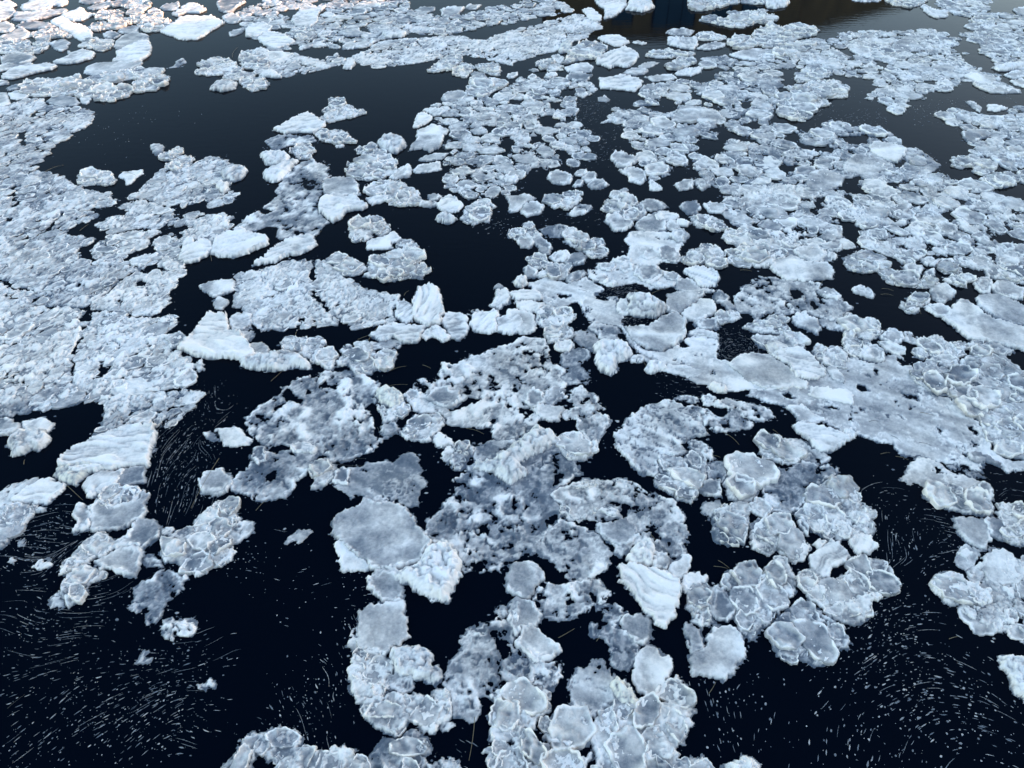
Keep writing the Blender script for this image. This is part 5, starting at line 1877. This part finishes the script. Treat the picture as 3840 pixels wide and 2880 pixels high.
rng = random.Random(77)
FV, FQ, FF = [], [], []
nbase = 0
for (n, l0, l1, w0, w1), P in zones:
    x0, y0, x1, y1 = bbox(P)
    cnt = tries = 0
    while cnt < n and tries < n * 12:
        tries += 1
        x, y = rng.uniform(x0, x1), rng.uniform(y0, y1)
        if not in_poly(x, y, P):
            continue
        if vnoise(np.array([x * 0.9]), np.array([y * 0.9]), 5)[0] < rng.uniform(0.25, 0.75):
            continue
        cnt += 1
        x += rng.gauss(0, .3)
        y += rng.gauss(0, .3)
        u = rng.random()
        w = 0.72 * (w0 + (w1 - w0) * rng.random() ** 3)
        thread = 0.11 if l1 >= .25 else 0.03
        if u < thread:
            L_, w = rng.uniform(.12, .2 + 1.6 * l1), w0 * rng.uniform(.35, .7)
        elif u < 0.32:
            L_, w = rng.uniform(.04, .13), w * .8
        else:
            L_ = w * rng.uniform(1.2, 3.2)
        m = 3 if L_ < .05 else (7 if L_ < .2 else 13)
        p = np.array([x, y])
        v = flow(x, y)
        a = rng.gauss(0, .22)
        v = np.array([v[0] * math.cos(a) - v[1] * math.sin(a), v[0] * math.sin(a) + v[1] * math.cos(a)])
        line = [p]
        for i in range(m - 1):
            p = p + v * (L_ / (m - 1))
            v2 = flow(p[0], p[1], v)
            v = v2 * .6 + v * .4
            v = v / np.hypot(*v)
            line.append(p)
        prof = [0.55, 1.0, 0.5] if m == 3 else ([.15, .6, 1., .9, 1.0, .6, .15] if m == 7 else [.1, .4, .7, .5, .9, .6, 1., .5, .8, .5, .7, .3, .1])
        fr = 0.04 + 0.40 * rng.random() ** 1.4
        for i in range(m):
            t = line[min(i + 1, m - 1)] - line[max(i - 1, 0)]
            t = t / (np.hypot(*t) + 1e-9)
            nn = np.array([-t[1], t[0]]) * w * prof[i] * rng.uniform(.75, 1.2)
            FV += [(*(line[i] + nn), .003), (*line[i], .003 + min(.008, w * .5)), (*(line[i] - nn), .003)]
            FF += [fr, fr + .06, fr]
        for i in range(m - 1):
            b0 = nbase + i * 3
            FQ += [(b0, b0 + 1, b0 + 4, b0 + 3), (b0 + 1, b0 + 2, b0 + 5, b0 + 4)]
        nbase += m * 3
fl = link('ice_flecks', quick_mesh('ice_flecks', np.array(FV), np.array(FQ), np.array(FF), ICE))
fl['kind'] = 'stuff'
fl['label'] = 'tiny grey ice flecks drifting in swirls on the black water'
fl['category'] = 'ice flecks'

# ------------------------------------------------------------------ brash: crumbs of broken ice fringing the floes
BV, BT, BF = [], [], []
for f in FLOES:
    if f['style'] not in 'TCXDS' or f['bb'][1] > 26:
        continue
    P = f['P']
    for i in range(len(P)):
        ax, ay = P[i]
        bx, by = P[(i + 1) % len(P)]
        ln_ = math.hypot(bx - ax, by - ay)
        for _ in range(int(ln_ * (13 if f['style'] == 'T' else 6))):
            t = rng.random()
            x, y = ax + (bx - ax) * t, ay + (by - ay) * t
            if vnoise(np.array([x * 1.7]), np.array([y * 1.7]), 8)[0] < rng.uniform(.3, .75):
                continue
            off = rng.gauss(0, .13)
            x += (by - ay) / ln_ * off + rng.gauss(0, .04)
            y -= (bx - ax) / ln_ * off - rng.gauss(0, .04)
            r = 0.010 + 0.045 * rng.random() ** 3
            k = rng.randint(5, 7)
            a0, asp = rng.random() * 6.28, rng.uniform(.5, 1)
            n0 = len(BV)
            fr = rng.uniform(.08, .5)
            BV.append((x, y, .004 + r * .35))
            BF.append(fr + .06)
            for j in range(k):
                a = a0 + j * 2 * math.pi / k
                q = r * rng.uniform(.6, 1.2)
                BV.append((x + q * math.cos(a), y + q * math.sin(a) * asp, .003))
                BF.append(fr - .05)
            BT += [(n0, n0 + 1 + j, n0 + 1 + (j + 1) % k) for j in range(k)]
br_ = link('brash_ice', quick_mesh('brash_ice', np.array(BV), np.array(BT), np.array(BF), ICE))
br_['kind'] = 'stuff'
br_['label'] = 'small crumbs of broken ice fringing the floes'
br_['category'] = 'brash ice'

# ------------------------------------------------------------------ straws and reeds
STRAW = plain_material('dry_reed', (0.20, 0.15, 0.085), 0.7, 30)
DSTRAW = plain_material('wet_dark_reed', (0.035, 0.03, 0.025), 0.5, 30)
ox = oy = 0
straws = []
for ln in STRAW_DATA.strip().splitlines():
    ln = ln.strip()
    if ln[0] == '@':
        ox, oy = tile_off(ln)
        continue
    kind, pts = ln.split(' ', 1)
    P = [(ox + float(q.split(',')[0]) * TILE, oy + float(q.split(',')[1]) * TILE) for q in pts.split()]
    straws.append((kind, P))
straws.sort(key=lambda s: s[1][0][0])
ROWS = ('far', 'upper middle', 'lower middle', 'near')
rowcount = {}
for kind, PP in straws:
    P = [np.array(ground(*p)) for p in PP]
    a, b = P[0], P[-1]
    mid = (a + b) / 2
    dv = (b - a) / (np.hypot(*(b - a)) + 1e-9)
    nn = np.array([-dv[1], dv[0]])
    bow = rng.uniform(-.06, .06) * np.hypot(*(b - a))
    rad = 0.004 + 0.004 * min(1, mid[1] / 30)
    vs_, qs_ = [], []
    M = 8
    on_ice = any(f['style'] in 'PRWLDCSX' and f['bb'][0] < mid[0] < f['bb'][2] and f['bb'][1] < mid[1] < f['bb'][3] and in_poly(mid[0], mid[1], f['P']) for f in FLOES)
    zb = 0.07 if on_ice else 0.022
    for i in range(M):
        t = i / (M - 1)
        c = a + (b - a) * t + nn * bow * 4 * t * (1 - t) - mid
        r = rad * (1.0 - .5 * t)
        for k in range(4):
            an = k * math.pi / 2
            vs_.append((c[0] + nn[0] * r * math.cos(an), c[1] + nn[1] * r * math.cos(an), zb + .02 * math.sin(t * 3.1) + r * math.sin(an)))
    for i in range(M - 1):
        for k in range(4):
            qs_.append((i * 4 + k, i * 4 + (k + 1) % 4, i * 4 + 4 + (k + 1) % 4, i * 4 + 4 + k))
    o = link('reed_straw', quick_mesh('reed_straw', np.array(vs_), np.array(qs_), mat=STRAW if kind == '1' else DSTRAW))
    o.location = (mid[0], mid[1], 0)
    row = min(3, int(PP[0][1] // 720))
    k = rowcount.get((row, kind), 0)
    rowcount[(row, kind)] = k + 1
    o['label'] = '%s %s straw, %s from left in the %s quarter' % ('thin tan' if kind == '1' else 'dark wet', 'reed', ORD[k] if k else 'first', ROWS[row])
    o['category'] = 'straw'
    o['group'] = 'reed straws drifting with the ice'
